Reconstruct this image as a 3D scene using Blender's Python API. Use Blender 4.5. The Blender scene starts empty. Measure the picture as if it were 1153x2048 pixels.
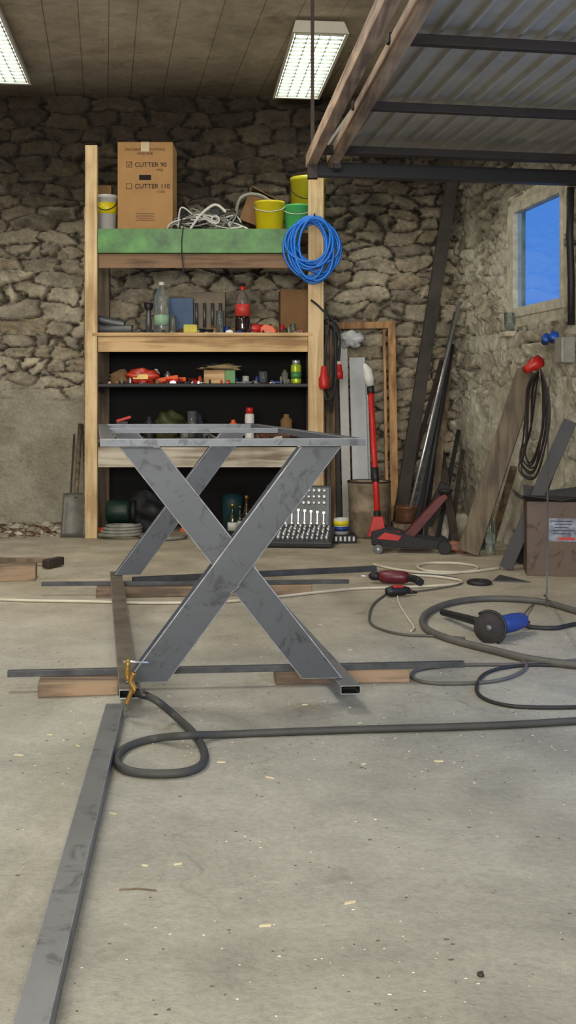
import bpy, math, random
from mathutils import Vector, Matrix, noise, kdtree
random.seed(7)
F=2200.0; H=0.9; HV=804.0
V=Vector
def W(u,v,Y): return V(((u-576)*Y/F, Y, H-(v-HV)*Y/F))          # surveyed point at depth Y
def FL(u,v,z=0.0): return W(u,v,(H-z)*F/(v-HV))                   # surveyed point on floor level z
def RW(u,v,off=0.0): return W(u,v,(2.634-off)/((u-576)/F+.1732))  # surveyed point on right wall
def lin(c):
    c=c/255.0
    return c/12.92 if c<=.04045 else ((c+.055)/1.055)**2.4
def C(r,g,b): return (lin(r),lin(g),lin(b),1)
MC={}
def mat(name,col,rough=.6,metal=0.0,var=.18,scale=9,bump=.15,bs=None,trans=0,emis=0,alpha=1,coat=0):
    if name in MC: return MC[name]
    m=bpy.data.materials.new(name); m.use_nodes=True; nt=m.node_tree; N=nt.nodes; L=nt.links
    b=N['Principled BSDF']; col=C(*col)
    b.inputs['Roughness'].default_value=rough; b.inputs['Metallic'].default_value=metal
    tc=N.new('ShaderNodeTexCoord'); n=N.new('ShaderNodeTexNoise'); n.inputs['Scale'].default_value=scale
    n.inputs['Detail'].default_value=6; n.inputs['Roughness'].default_value=.65
    L.new(tc.outputs['Object'],n.inputs['Vector'])
    r=N.new('ShaderNodeValToRGB'); r.color_ramp.elements[0].position=.3; r.color_ramp.elements[1].position=.7
    r.color_ramp.elements[0].color=[x*(1-var*1.6) for x in col[:3]]+[1]
    r.color_ramp.elements[1].color=[min(1,x*(1+var)) for x in col[:3]]+[1]
    L.new(n.outputs['Fac'],r.inputs['Fac']); L.new(r.outputs['Color'],b.inputs['Base Color'])
    if bump>0:
        n2=N.new('ShaderNodeTexNoise'); n2.inputs['Scale'].default_value=bs or scale*5; n2.inputs['Detail'].default_value=5
        L.new(tc.outputs['Object'],n2.inputs['Vector'])
        bp=N.new('ShaderNodeBump'); bp.inputs['Strength'].default_value=bump; bp.inputs['Distance'].default_value=.01
        L.new(n2.outputs['Fac'],bp.inputs['Height']); L.new(bp.outputs['Normal'],b.inputs['Normal'])
    if trans: b.inputs['Transmission Weight'].default_value=trans; b.inputs['IOR'].default_value=1.3
    if emis: b.inputs['Emission Color'].default_value=col; b.inputs['Emission Strength'].default_value=emis
    if coat: b.inputs['Coat Weight'].default_value=coat
    MC[name]=m; return m
def millmat(name,dark,mid,light,metal=.55,rough=.4):
    m=bpy.data.materials.new(name); m.use_nodes=True; nt=m.node_tree; N=nt.nodes; L=nt.links; b=N['Principled BSDF']
    b.inputs['Metallic'].default_value=metal; b.inputs['Roughness'].default_value=rough
    tc=N.new('ShaderNodeTexCoord')
    def noi(sc,d,dist=0):
        n=N.new('ShaderNodeTexNoise'); n.inputs['Scale'].default_value=sc; n.inputs['Detail'].default_value=d; n.inputs['Roughness'].default_value=.7; n.inputs['Distortion'].default_value=dist
        L.new(tc.outputs['Object'],n.inputs['Vector']); return n.outputs['Fac']
    def ramp(i,p0,p1,a,c):
        r=N.new('ShaderNodeValToRGB'); r.color_ramp.elements[0].position=p0; r.color_ramp.elements[1].position=p1; r.color_ramp.elements[0].color=a; r.color_ramp.elements[1].color=c; L.new(i,r.inputs['Fac']); return r.outputs['Color']
    def mix(a,c,f):
        x=N.new('ShaderNodeMix'); x.data_type='RGBA'; L.new(f,x.inputs[0])
        for s,i in((a,6),(c,7)):
            if isinstance(s,tuple): x.inputs[i].default_value=s
            else: L.new(s,x.inputs[i])
        return x.outputs[2]
    g=lambda x:(x,x,x,1)
    c=ramp(noi(3,4),.35,.65,C(*mid),C(*[int(k*1.12) for k in mid]))
    c=mix(c,C(*dark),ramp(noi(14,8,1.0),.54,.64,g(0),g(.75)))
    c=mix(c,C(*light),ramp(noi(40,10,2.0),.64,.70,g(0),g(.6)))
    L.new(c,b.inputs['Base Color'])
    bp=N.new('ShaderNodeBump'); bp.inputs['Strength'].default_value=.06; bp.inputs['Distance'].default_value=.004; L.new(noi(60,4),bp.inputs['Height']); L.new(bp.outputs['Normal'],b.inputs['Normal'])
    return m
def woodmat(name,ca,cb,ax=2,rough=.7,sc=14,bs=.25):
    if name in MC: return MC[name]
    m=bpy.data.materials.new(name); m.use_nodes=True; nt=m.node_tree; N=nt.nodes; L=nt.links
    b=N['Principled BSDF']; b.inputs['Roughness'].default_value=rough
    tc=N.new('ShaderNodeTexCoord'); mp=N.new('ShaderNodeMapping'); s=[1,1,1]; s[ax]=.07; mp.inputs['Scale'].default_value=s
    L.new(tc.outputs['Object'],mp.inputs['Vector'])
    n=N.new('ShaderNodeTexNoise'); n.inputs['Scale'].default_value=sc*2; n.inputs['Detail'].default_value=7; n.inputs['Distortion'].default_value=.6
    L.new(mp.outputs['Vector'],n.inputs['Vector'])
    n3=N.new('ShaderNodeTexNoise'); n3.inputs['Scale'].default_value=3; n3.inputs['Detail'].default_value=5
    L.new(tc.outputs['Object'],n3.inputs['Vector'])
    ad=N.new('ShaderNodeMath'); ad.operation='ADD'; L.new(n.outputs['Fac'],ad.inputs[0])
    mu=N.new('ShaderNodeMath'); mu.operation='MULTIPLY_ADD'; mu.inputs[1].default_value=.9; mu.inputs[2].default_value=-.45
    L.new(n3.outputs['Fac'],mu.inputs[0]); L.new(mu.outputs[0],ad.inputs[1])
    r=N.new('ShaderNodeValToRGB'); r.color_ramp.elements[0].position=.32; r.color_ramp.elements[1].position=.62
    r.color_ramp.elements[0].color=C(*ca); r.color_ramp.elements[1].color=C(*cb)
    L.new(ad.outputs[0],r.inputs['Fac']); L.new(r.outputs['Color'],b.inputs['Base Color'])
    bp=N.new('ShaderNodeBump'); bp.inputs['Strength'].default_value=bs; bp.inputs['Distance'].default_value=.005
    L.new(n.outputs['Fac'],bp.inputs['Height']); L.new(bp.outputs['Normal'],b.inputs['Normal'])
    MC[name]=m; return m

class G:
    def __init__(s,T=None): s.v=[];s.f=[];s.m=[];s.s=[];s.T=T or Matrix.Identity(4)
    def add(s,vs,fs,m=0,sm=False):
        o=len(s.v); s.v+=[s.T@V(p) for p in vs]
        for i,f in enumerate(fs):
            s.f.append([o+k for k in f]); s.m.append(m); s.s.append(sm if isinstance(sm,bool) else sm[i])
        return s
    def box(s,c,d,m=0,R=None):
        c=V(c); vs=[]
        for x in(-.5,.5):
            for y in(-.5,.5):
                for z in(-.5,.5):
                    p=V((x*d[0],y*d[1],z*d[2]))
                    if R is not None: p=R@p
                    vs.append(c+p)
        return s.add(vs,[(0,1,3,2),(4,6,7,5),(0,4,5,1),(2,3,7,6),(0,2,6,4),(1,5,7,3)],m)
    def beam(s,a,b,w,h,m=0,up=(0,0,1)):
        a=V(a);b=V(b);t=(b-a).normalized();up=V(up)
        if abs(t.dot(up))>.98: up=V((0,1,0))
        x=t.cross(up).normalized(); y=x.cross(t).normalized()
        R=Matrix((x,t,y)).transposed()
        return s.box((a+b)/2,(w,(b-a).length,h),m,R)
    def tubebar(s,a,b,w,h,th=.003,m=0,m2=1,up=(0,0,1)):
        a=V(a);b=V(b);t=(b-a).normalized();up=V(up)
        if abs(t.dot(up))>.98: up=V((0,1,0))
        x=t.cross(up).normalized(); y=x.cross(t).normalized()
        def ring(p,w,h): return [p+x*sx*w/2+y*sy*h/2 for sx,sy in((-1,-1),(1,-1),(1,1),(-1,1))]
        d=min(.05,(b-a).length*.3)
        vs=ring(a,w,h)+ring(b,w,h)+ring(a,w-2*th,h-2*th)+ring(b,w-2*th,h-2*th)+ring(a+t*d,w-2*th,h-2*th)+ring(b-t*d,w-2*th,h-2*th)
        fs=[]
        for i in range(4):
            j=(i+1)%4
            fs+=[(i,j,4+j,4+i),(i,8+i,8+j,j),(4+i,4+j,12+j,12+i)]
        o=len(s.v); s.add(vs,fs,m)
        for i in range(4):
            j=(i+1)%4
            for f in((8+i,16+i,16+j,8+j),(12+i,12+j,20+j,20+i)): s.f.append([o+q for q in f]); s.m.append(m2); s.s.append(False)
        for f in((16,17,18,19),(20,21,22,23)): s.f.append([o+q for q in f]); s.m.append(m2); s.s.append(False)
        return s
    def cyl(s,a,b,r,r2=None,n=20,m=0,cap=True):
        r2=r if r2 is None else r2; a=V(a);b=V(b);t=(b-a).normalized(); up=V((0,0,1)) if abs(t.z)<.9 else V((1,0,0))
        x=t.cross(up).normalized(); y=t.cross(x)
        vs=[a+(x*math.cos(2*math.pi*i/n)+y*math.sin(2*math.pi*i/n))*r for i in range(n)]+[b+(x*math.cos(2*math.pi*i/n)+y*math.sin(2*math.pi*i/n))*r2 for i in range(n)]
        fs=[(i,(i+1)%n,n+(i+1)%n,n+i) for i in range(n)]; sm=[True]*n
        if cap: fs+=[tuple(range(n-1,-1,-1)),tuple(range(n,2*n))]; sm+=[False,False]
        return s.add(vs,fs,m,sm)
    def lathe(s,prof,o=(0,0,0),n=24,m=0,R=None,ms=None):
        o=V(o); k=len(prof); base=len(s.v); vs=[]
        for r,z in prof:
            for i in range(n):
                p=V((r*math.cos(2*math.pi*i/n),r*math.sin(2*math.pi*i/n),z))
                if R is not None: p=R@p
                vs.append(o+p)
        s.v+=[s.T@p for p in vs]
        for j in range(k-1):
            for i in range(n):
                i2=(i+1)%n
                s.f.append([base+j*n+i,base+j*n+i2,base+(j+1)*n+i2,base+(j+1)*n+i]); s.m.append(ms[j] if ms else m); s.s.append(True)
        if prof[0][0]>1e-5: s.f.append([base+i for i in range(n-1,-1,-1)]); s.m.append(ms[0] if ms else m); s.s.append(False)
        if prof[-1][0]>1e-5: s.f.append([base+(k-1)*n+i for i in range(n)]); s.m.append(ms[-1] if ms else m); s.s.append(False)
        return s
    def tube(s,pts,r,n=8,m=0,closed=False):
        P=[V(p) for p in pts]; k=len(P); vs=[]; x=None
        for i in range(k):
            a=P[(i-1)%k] if (closed or i>0) else P[0]; b=P[(i+1)%k] if (closed or i<k-1) else P[-1]
            t=(b-a).normalized() if (b-a).length>1e-9 else V((0,0,1))
            if x is None:
                up=V((0,0,1)) if abs(t.z)<.9 else V((1,0,0)); x=t.cross(up).normalized()
            else:
                x=(x-t*x.dot(t)); x=x.normalized() if x.length>1e-6 else V((1,0,0))
            y=t.cross(x)
            rr=r[i] if isinstance(r,(list,tuple)) else r
            vs+=[P[i]+(x*math.cos(2*math.pi*j/n)+y*math.sin(2*math.pi*j/n))*rr for j in range(n)]
        fs=[]
        for i in range(k if closed else k-1):
            a=i*n; b=((i+1)%k)*n
            for j in range(n): fs.append((a+j,a+(j+1)%n,b+(j+1)%n,b+j))
        sm=[True]*len(fs)
        if not closed: fs+=[tuple(range(n-1,-1,-1)),tuple((k-1)*n+j for j in range(n))]; sm+=[False,False]
        return s.add(vs,fs,m,sm)
    def ext(s,poly,a,b,axis='y',m=0):
        n=len(poly)
        def P(p,t):
            return (p[0],t,p[1]) if axis=='y' else ((t,p[0],p[1]) if axis=='x' else (p[0],p[1],t))
        vs=[P(p,a) for p in poly]+[P(p,b) for p in poly]
        fs=[(i,(i+1)%n,n+(i+1)%n,n+i) for i in range(n)]+[tuple(range(n-1,-1,-1)),tuple(range(n,2*n))]
        return s.add(vs,fs,m)
    def blob(s,c,r,m=0,seed=0,amp=.25,n=14,k=9):
        vs=[];c=V(c)
        for j in range(k+1):
            th=math.pi*j/k
            for i in range(n):
                ph=2*math.pi*i/n; d=V((math.sin(th)*math.cos(ph),math.sin(th)*math.sin(ph),math.cos(th)))
                q=1+amp*noise.noise(d*1.7+V((seed*3.1,seed,0)))*1.6
                vs.append(c+V((d.x*r[0],d.y*r[1],d.z*r[2]))*q)
        fs=[(j*n+i,j*n+(i+1)%n,(j+1)*n+(i+1)%n,(j+1)*n+i) for j in range(k) for i in range(n)]
        return s.add(vs,fs,m,True)
def spl(P,k=8,closed=False):
    P=[V(p) for p in P]; out=[]; n=len(P); rng=n if closed else n-1
    for i in range(rng):
        p0=P[(i-1)%n] if (closed or i>0) else P[0]; p1=P[i]; p2=P[(i+1)%n]; p3=P[(i+2)%n] if (closed or i<n-2) else P[-1]
        for j in range(k):
            t=j/k
            out.append(.5*((2*p1)+(p2-p0)*t+(2*p0-5*p1+4*p2-p3)*t*t+(3*p1-p0-3*p2+p3)*t**3))
    if not closed: out.append(P[-1])
    return out
def RZ(a): return Matrix.Rotation(math.radians(a),4,'Z')
def RX(a): return Matrix.Rotation(math.radians(a),4,'X')
def RY(a): return Matrix.Rotation(math.radians(a),4,'Y')
def TR(p): return Matrix.Translation(V(p))
def mkmesh(name,g,mats,bevel,M=None,bmat=-1):
    me=bpy.data.meshes.new(name)
    vs=[(M@p if M else p) for p in g.v]
    me.from_pydata([tuple(p) for p in vs],[],g.f); me.polygons.foreach_set('material_index',g.m); me.polygons.foreach_set('use_smooth',g.s)
    for m in (mats if isinstance(mats,(list,tuple)) else [mats]): me.materials.append(m)
    me.validate(); me.update()
    o=bpy.data.objects.new(name,me); bpy.context.collection.objects.link(o)
    if bevel:
        md=o.modifiers.new('Bevel','BEVEL'); md.width=bevel; md.segments=2; md.limit_method='ANGLE'; md.angle_limit=math.radians(50); md.material=bmat
    return o
def meta(o,label,cat,group=None,kind=None):
    if label: o['label']=label
    if cat: o['category']=cat
    if group: o['group']=group
    if kind: o['kind']=kind
MW={}
def thing(name,label,cat,M,group=None,kind=None):
    if not isinstance(M,Matrix): M=TR(M)
    e=bpy.data.objects.new(name,None); e.empty_display_size=.05; bpy.context.collection.objects.link(e); e.matrix_world=M
    MW[e.name]=M
    meta(e,label,cat,group,kind); return e
def part(par,name,g,mats,bevel=0,label=None,world=False,kind=None,bmat=-1):
    M=MW[par.name].inverted() if world else None
    o=mkmesh(name,g,mats,bevel,M,bmat); o.parent=par
    if label: o['label']=label
    if kind: o['kind']=kind
    MW[o.name]=MW[par.name]
    return o
def single(name,label,cat,g,mats,loc=None,bevel=0,group=None,kind=None,bmat=-1):
    if loc is None:
        n=len(g.v); zs=min(p.z for p in g.v); c=sum(g.v,V((0,0,0)))/n; loc=V((c.x,c.y,zs))
    loc=V(loc); o=mkmesh(name,g,mats,bevel,TR(-loc),bmat); o.location=loc; meta(o,label,cat,group,kind); MW[o.name]=TR(loc); return o
def text(par,name,s,size,M,m,ext=.0006,align='LEFT',off=0.0):
    cu=bpy.data.curves.new(name,'FONT'); cu.body=s; cu.size=size; cu.extrude=ext; cu.align_x=align; cu.offset=off
    t=bpy.data.objects.new(name+'_t',cu); bpy.context.collection.objects.link(t); bpy.context.view_layer.update()
    me=bpy.data.meshes.new_from_object(t.evaluated_get(bpy.context.evaluated_depsgraph_get())); bpy.data.objects.remove(t)
    me.transform(M); me.materials.clear(); me.materials.append(m)
    o=bpy.data.objects.new(name,me); bpy.context.collection.objects.link(o); o.parent=par; return o

# ---------------- materials
steel=mat('raw_steel',(100,102,105),.42,.5,.22,8,.06,60)
steeld=mat('mill_scale_steel',(72,74,77),.45,.35,.3,14,.08,60)
steelb=mat('bright_ground_steel',(205,206,208),.3,.8,.15,8,.05,60)
edge=mat('edge_highlight_steel',(168,172,178),.38,.45,.3,30,.05,60)  # pale bevel colour; edge highlights and lit side faces are painted in
legm=millmat('leg_mill_steel',(30,32,36),(62,66,71),(100,104,108),.22,.46)
topm=millmat('top_mill_steel',(40,42,46),(74,78,83),(130,133,138),.35,.38)
barm=millmat('bar_mill_steel',(62,62,63),(98,99,99),(140,140,138),.25,.42)
steelin=mat('tube_inside',(20,20,22),.8,.2)
rust=mat('rusty_steel',(96,68,50),.75,.3,.35,10,.2)
rustb=mat('dark_rusty_steel',(64,52,46),.7,.3,.35,8,.2)
black=mat('black_rubber',(34,34,36),.6,0,.2,8,.05)
blackp=mat('black_plastic',(25,25,27),.5,0,.15,8,.03)
darkm=mat('dark_metal',(42,41,42),.55,.3,.25,8,.1)
greyc=mat('grey_cable',(84,82,77),.6,0,.15,10,.05)
whitep=mat('white_plastic',(210,208,200),.5,0,.08,6,.03)
creamc=mat('cream_cable',(198,190,170),.6,0,.1,8,.02)
red=mat('red_paint',(190,34,28),.4,0,.15,8,.05)
orange=mat('orange_plastic',(230,98,36),.45,0,.1)
yellow=mat('yellow_plastic',(228,208,30),.4,0,.08,6,.03)
green=mat('green_plastic',(88,196,112),.4,0,.08,6,.03)
greenp=mat('green_painted_steel',(76,130,60),.45,0,.38,7,.1)
blueh=mat('blue_hose_rubber',(28,118,215),.35,0,.1,8,.02)
bluep=mat('blue_plastic',(34,62,130),.45,0,.15,8,.03)
card=mat('cardboard',(172,130,82),.85,0,.08,5,.05,80)
cardd=mat('dark_cardboard',(132,98,62),.85,0,.15,5,.05,80)
ink=mat('printed_ink',(60,42,30),.8,0,.05,5,0)
grime=mat('grimy_plastic',(132,130,120),.6,0,.3,12,.1)
brass=mat('brass',(180,144,78),.35,.8,.2,10,.1)
glass=mat('clear_glass',(225,235,232),.05,0,.02,5,0,trans=.92)
petg=mat('clear_pet',(226,234,228),.1,0,.03,5,0,trans=.9)
cola=mat('cola_drink',(38,14,8),.1,0,.1,5,0,coat=.8)
pine=woodmat('pine_wood',(176,144,100),(218,190,144),2)
pinex=woodmat('pine_board',(154,118,76),(208,174,124),0)
woodb=woodmat('weathered_brown_wood',(78,65,51),(124,106,84),2)
woodbx=woodmat('weathered_beam_wood',(88,73,58),(148,124,98),0)
woodr=woodmat('reddish_frame_wood',(136,96,60),(190,146,96),2)
doorwood=woodmat('door_frame_wood',(104,86,72),(168,144,120),1)
redbr=mat('brown_primer_steel',(44,36,34),.6,.2,.25,6,.1)

# ---------------- room shell
def masonry_mat(name,stones,plc,soot,sootz,joint):
    m=bpy.data.materials.new(name); m.use_nodes=True; nt=m.node_tree; N=nt.nodes; L=nt.links
    b=N['Principled BSDF']; b.inputs['Roughness'].default_value=.92
    at=N.new('ShaderNodeVertexColor'); at.layer_name='Col'; sp=N.new('ShaderNodeSeparateColor'); L.new(at.outputs['Color'],sp.inputs[0])
    tc=N.new('ShaderNodeTexCoord')
    def noi(sc,d=6,r=.65):
        n=N.new('ShaderNodeTexNoise'); n.inputs['Scale'].default_value=sc; n.inputs['Detail'].default_value=d; n.inputs['Roughness'].default_value=r
        L.new(tc.outputs['Object'],n.inputs['Vector']); return n
    rp=N.new('ShaderNodeValToRGB'); el=rp.color_ramp.elements
    while len(el)<len(stones): el.new(.5)
    for i,c in enumerate(stones): el[i].position=i/(len(stones)-1); el[i].color=C(*c)
    L.new(sp.outputs[0],rp.inputs['Fac'])
    n1=noi(9,8,.7); 
    def mix(a,bb,fac,mode='MIX'):
        x=N.new('ShaderNodeMix'); x.data_type='RGBA'; x.blend_type=mode
        if isinstance(fac,(int,float)): x.inputs[0].default_value=fac
        else: L.new(fac,x.inputs[0])
        for s,i in((a,6),(bb,7)):
            if isinstance(s,tuple): x.inputs[i].default_value=s
            else: L.new(s,x.inputs[i])
        return x.outputs[2]
    def ramp(inp,p0,p1,c0,c1):
        r=N.new('ShaderNodeValToRGB'); r.color_ramp.elements[0].position=p0; r.color_ramp.elements[1].position=p1
        r.color_ramp.elements[0].color=c0; r.color_ramp.elements[1].color=c1; L.new(inp,r.inputs['Fac']); return r.outputs['Color']
    g=lambda x:(x,x,x,1)
    col=mix(rp.outputs['Color'],ramp(n1.outputs['Fac'],.3,.7,g(.5),g(1.4)),.8,'MULTIPLY')
    n2=noi(45,5,.7)
    col=mix(col,ramp(n2.outputs['Fac'],.3,.7,g(.65),g(1.3)),.75,'MULTIPLY')
    n5=noi(16,6,.7)
    jc=mix(C(*joint),C(*[int(x*.42) for x in joint]),ramp(n5.outputs['Fac'],.40,.56,g(0),g(1)))
    col=mix(jc,col,ramp(sp.outputs[1],.05,.8,g(0),g(1)))
    n3=noi(3,8,.7)
    pl=mix(C(*plc[0]),C(*plc[1]),ramp(n3.outputs['Fac'],.42,.6,g(0),g(1)))
    pl=mix(pl,ramp(n2.outputs['Fac'],.3,.65,g(.75),g(1.12)),.7,'MULTIPLY')
    pl=mix(pl,C(*[int(x*.62) for x in plc[1]]),ramp(noi(5.5,10,.78).outputs['Fac'],.57,.66,g(0),g(.55)))
    col=mix(col,pl,sp.outputs[2])
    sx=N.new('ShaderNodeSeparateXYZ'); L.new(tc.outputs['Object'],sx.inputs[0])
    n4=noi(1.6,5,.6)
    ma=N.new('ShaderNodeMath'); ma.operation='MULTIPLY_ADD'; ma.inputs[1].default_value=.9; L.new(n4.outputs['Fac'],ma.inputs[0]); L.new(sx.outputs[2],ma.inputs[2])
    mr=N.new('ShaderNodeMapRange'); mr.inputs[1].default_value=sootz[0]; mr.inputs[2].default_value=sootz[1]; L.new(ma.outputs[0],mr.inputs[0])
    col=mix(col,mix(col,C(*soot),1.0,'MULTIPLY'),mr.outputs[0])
    L.new(col,b.inputs['Base Color'])
    bp=N.new('ShaderNodeBump'); bp.inputs['Strength'].default_value=.9; bp.inputs['Distance'].default_value=.04
    L.new(n1.outputs['Fac'],bp.inputs['Height'])
    bp2=N.new('ShaderNodeBump'); bp2.inputs['Strength'].default_value=.6; bp2.inputs['Distance'].default_value=.012
    L.new(n2.outputs['Fac'],bp2.inputs['Height']); L.new(bp.outputs['Normal'],bp2.inputs['Normal']); L.new(bp2.outputs['Normal'],b.inputs['Normal'])
    return m
def sms(a,b,x):
    t=max(0,min(1,(x-a)/(b-a))); return t*t*(3-2*t)
def masonry(name,O,d,nrm,s0,s1,Ht,res,seed,plf,m,hole=None,amp=1.0):
    rnd=random.Random(seed); seeds=[]; z=-.1
    while z<Ht+.2:
        rh=rnd.choice([rnd.uniform(.05,.08),rnd.uniform(.08,.145)]); x=s0-.4+rnd.random()*.2
        while x<s1+.4:
            w=rnd.uniform(.14,.44) if rnd.random()<.7 else rnd.uniform(.06,.12); w*=(.7+rh*3)
            seeds.append((x+w/2,z+rh/2+rnd.uniform(-.022,.022),rnd.random(),rnd.uniform(-1,1),rnd.uniform(-1,1),rnd.random())); x+=w
        z+=rh
    K=2.9; kd=kdtree.KDTree(len(seeds))
    for i,q in enumerate(seeds): kd.insert((q[0],q[1]*K,0),i)
    kd.balance()
    ns=int((s1-s0)/res); nz=int(Ht/res); vs=[]; cols=[]
    O=V(O); d=V(d).normalized(); nrm=V(nrm).normalized()
    for j in range(nz+1):
        zz=Ht*j/nz
        for i in range(ns+1):
            s=s0+(s1-s0)*i/ns
            q=V((s*3.6,zz*3.6,seed)); w1=noise.noise(q); w2=noise.noise(q+V((7,3,1)))
            w3=noise.noise(V((s*11,zz*15,seed))); w4=noise.noise(V((s*28,zz*40,seed)))
            sx=s+.08*w1+.045*w3+.016*w4; sz=zz+.04*w2+.018*w3+.010*w4
            r=kd.find_n((sx,sz*K,0),2); e=r[1][2]-r[0][2]+.03*w4; sd=seeds[r[0][1]]
            h=sms(0,.045,e)
            pl=plf(s,zz,w1,w2)
            dd=h*(.016+.05*sd[5])+h*(sd[3]*(sx-sd[0])*.18+sd[4]*(sz-sd[1])*.6)+(.014*w3+.011*w4)*(.4+.6*h)
            dd=dd*amp*(1-pl)+pl*(.044+.012*w1+.006*w3)
            if hole:
                dx=max(hole[0]-s,s-hole[1],hole[2]-zz,zz-hole[3])
                f=sms(0,.14,dx); dd=dd*f+.012*(1-f); pl=max(pl,.85*(1-sms(.02,.12,dx+.05*w3)))
            vs.append(O+d*s+nrm*dd+V((0,0,zz))); cols.append((sd[2]*.8+.2*(w3*.5+.5),h,pl,1))
    fs=[]
    for j in range(nz):
        for i in range(ns):
            if hole:
                cs=s0+(s1-s0)*(i+.5)/ns; cz=Ht*(j+.5)/nz
                if hole[0]<cs<hole[1] and hole[2]<cz<hole[3]: continue
            a=j*(ns+1)+i; fs.append((a,a+1,a+ns+2,a+ns+1))
    me=bpy.data.meshes.new(name); me.from_pydata([tuple(v-O) for v in vs],[],fs)
    me.polygons.foreach_set('use_smooth',[True]*len(fs))
    ca=me.color_attributes.new('Col','FLOAT_COLOR','POINT'); ca.data.foreach_set('color',[x for c in cols for x in c])
    me.materials.append(m); o=bpy.data.objects.new(name,me); o.location=O; bpy.context.collection.objects.link(o); o['kind']='structure'; return o
stones=[(158,147,126),(190,177,152),(146,136,118),(206,193,168),(168,152,126),(214,204,182)]
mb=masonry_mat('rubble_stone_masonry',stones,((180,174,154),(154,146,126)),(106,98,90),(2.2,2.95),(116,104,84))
def plb(s,z,w1,w2):
    x=s-4.5
    lim=1.0+.12*w1+.08*w2
    if x>.2: lim=.25+.2*w1
    return (1-sms(lim-.08,lim+.08,z))*.95
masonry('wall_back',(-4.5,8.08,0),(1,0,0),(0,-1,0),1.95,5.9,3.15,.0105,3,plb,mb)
mr_=masonry_mat('whitewashed_stone_masonry',[(190,181,160),(208,199,176),(162,152,132),(222,214,192)],((228,223,204),(188,178,154)),(114,106,98),(2.3,3.0),(120,108,88))
def plr(s,z,w1,w2):
    a=1-sms(.9,1.2,z+.3*w1); b=sms(.1,.55,w2+.25); c=sms(.0,.35,s+.2*w1)
    return max(a*c*(.5+.5*sms(-.25,.1,w2)),.6*b*c)*.95
cd=V((.1732,-1,0)).normalized(); cn=V((-1,-.1732,0)).normalized(); CO=V((1.245,8.08,0))
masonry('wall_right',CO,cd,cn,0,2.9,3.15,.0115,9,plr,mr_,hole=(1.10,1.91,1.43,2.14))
plain=mat('grimy_plaster',(158,150,134),.9,0,.3,2,.3,20)
def shellbox(name,c,d,m,R=None):
    o=single(name,None,None,G().box(c,d,0,R),m,loc=c); o['kind']='structure'; return o
Rw=Matrix((cd,-cn,V((0,0,1)))).transposed()
shellbox('wall_right_near',CO+cd*3.5-cn*.15+V((0,0,1.6)),(1.3,.3,3.2),plain,Rw)  # unseen stretch of wall, added to narrow the opening and cut blue sky light
shellbox('wall_right_end',CO+cd*8.7-cn*.15+V((0,0,1.6)),(5.2,.3,3.2),plain,Rw)
shellbox('trim_lintel',CO+cd*5.1-cn*.16+V((0,0,2.75)),(2.1,.28,.9),plain,Rw)
shellbox('wall_left',(-3.3,2.5,1.6),(.2,11.4,3.2),plain)
shellbox('wall_front',(0,-3.1,1.6),(7,.2,3.2),plain)

def nodekit(m):
    nt=m.node_tree; N=nt.nodes; L=nt.links; tc=N.new('ShaderNodeTexCoord')
    def noi(sc,d=8,r=.6,dist=0):
        n=N.new('ShaderNodeTexNoise'); n.inputs['Scale'].default_value=sc; n.inputs['Detail'].default_value=d; n.inputs['Roughness'].default_value=r; n.inputs['Distortion'].default_value=dist
        L.new(tc.outputs['Object'],n.inputs['Vector']); return n.outputs['Fac']
    def ramp(inp,p0,p1,c0,c1):
        r=N.new('ShaderNodeValToRGB'); r.color_ramp.elements[0].position=p0; r.color_ramp.elements[1].position=p1
        r.color_ramp.elements[0].color=c0; r.color_ramp.elements[1].color=c1; L.new(inp,r.inputs['Fac']); return r.outputs['Color']
    def mix(a,bb,fac,mode='MIX'):
        x=N.new('ShaderNodeMix'); x.data_type='RGBA'; x.blend_type=mode
        if isinstance(fac,(int,float)): x.inputs[0].default_value=fac
        else: L.new(fac,x.inputs[0])
        for s,i in((a,6),(bb,7)):
            if isinstance(s,tuple): x.inputs[i].default_value=s
            else: L.new(s,x.inputs[i])
        return x.outputs[2]
    return N,L,tc,noi,ramp,mix
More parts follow.
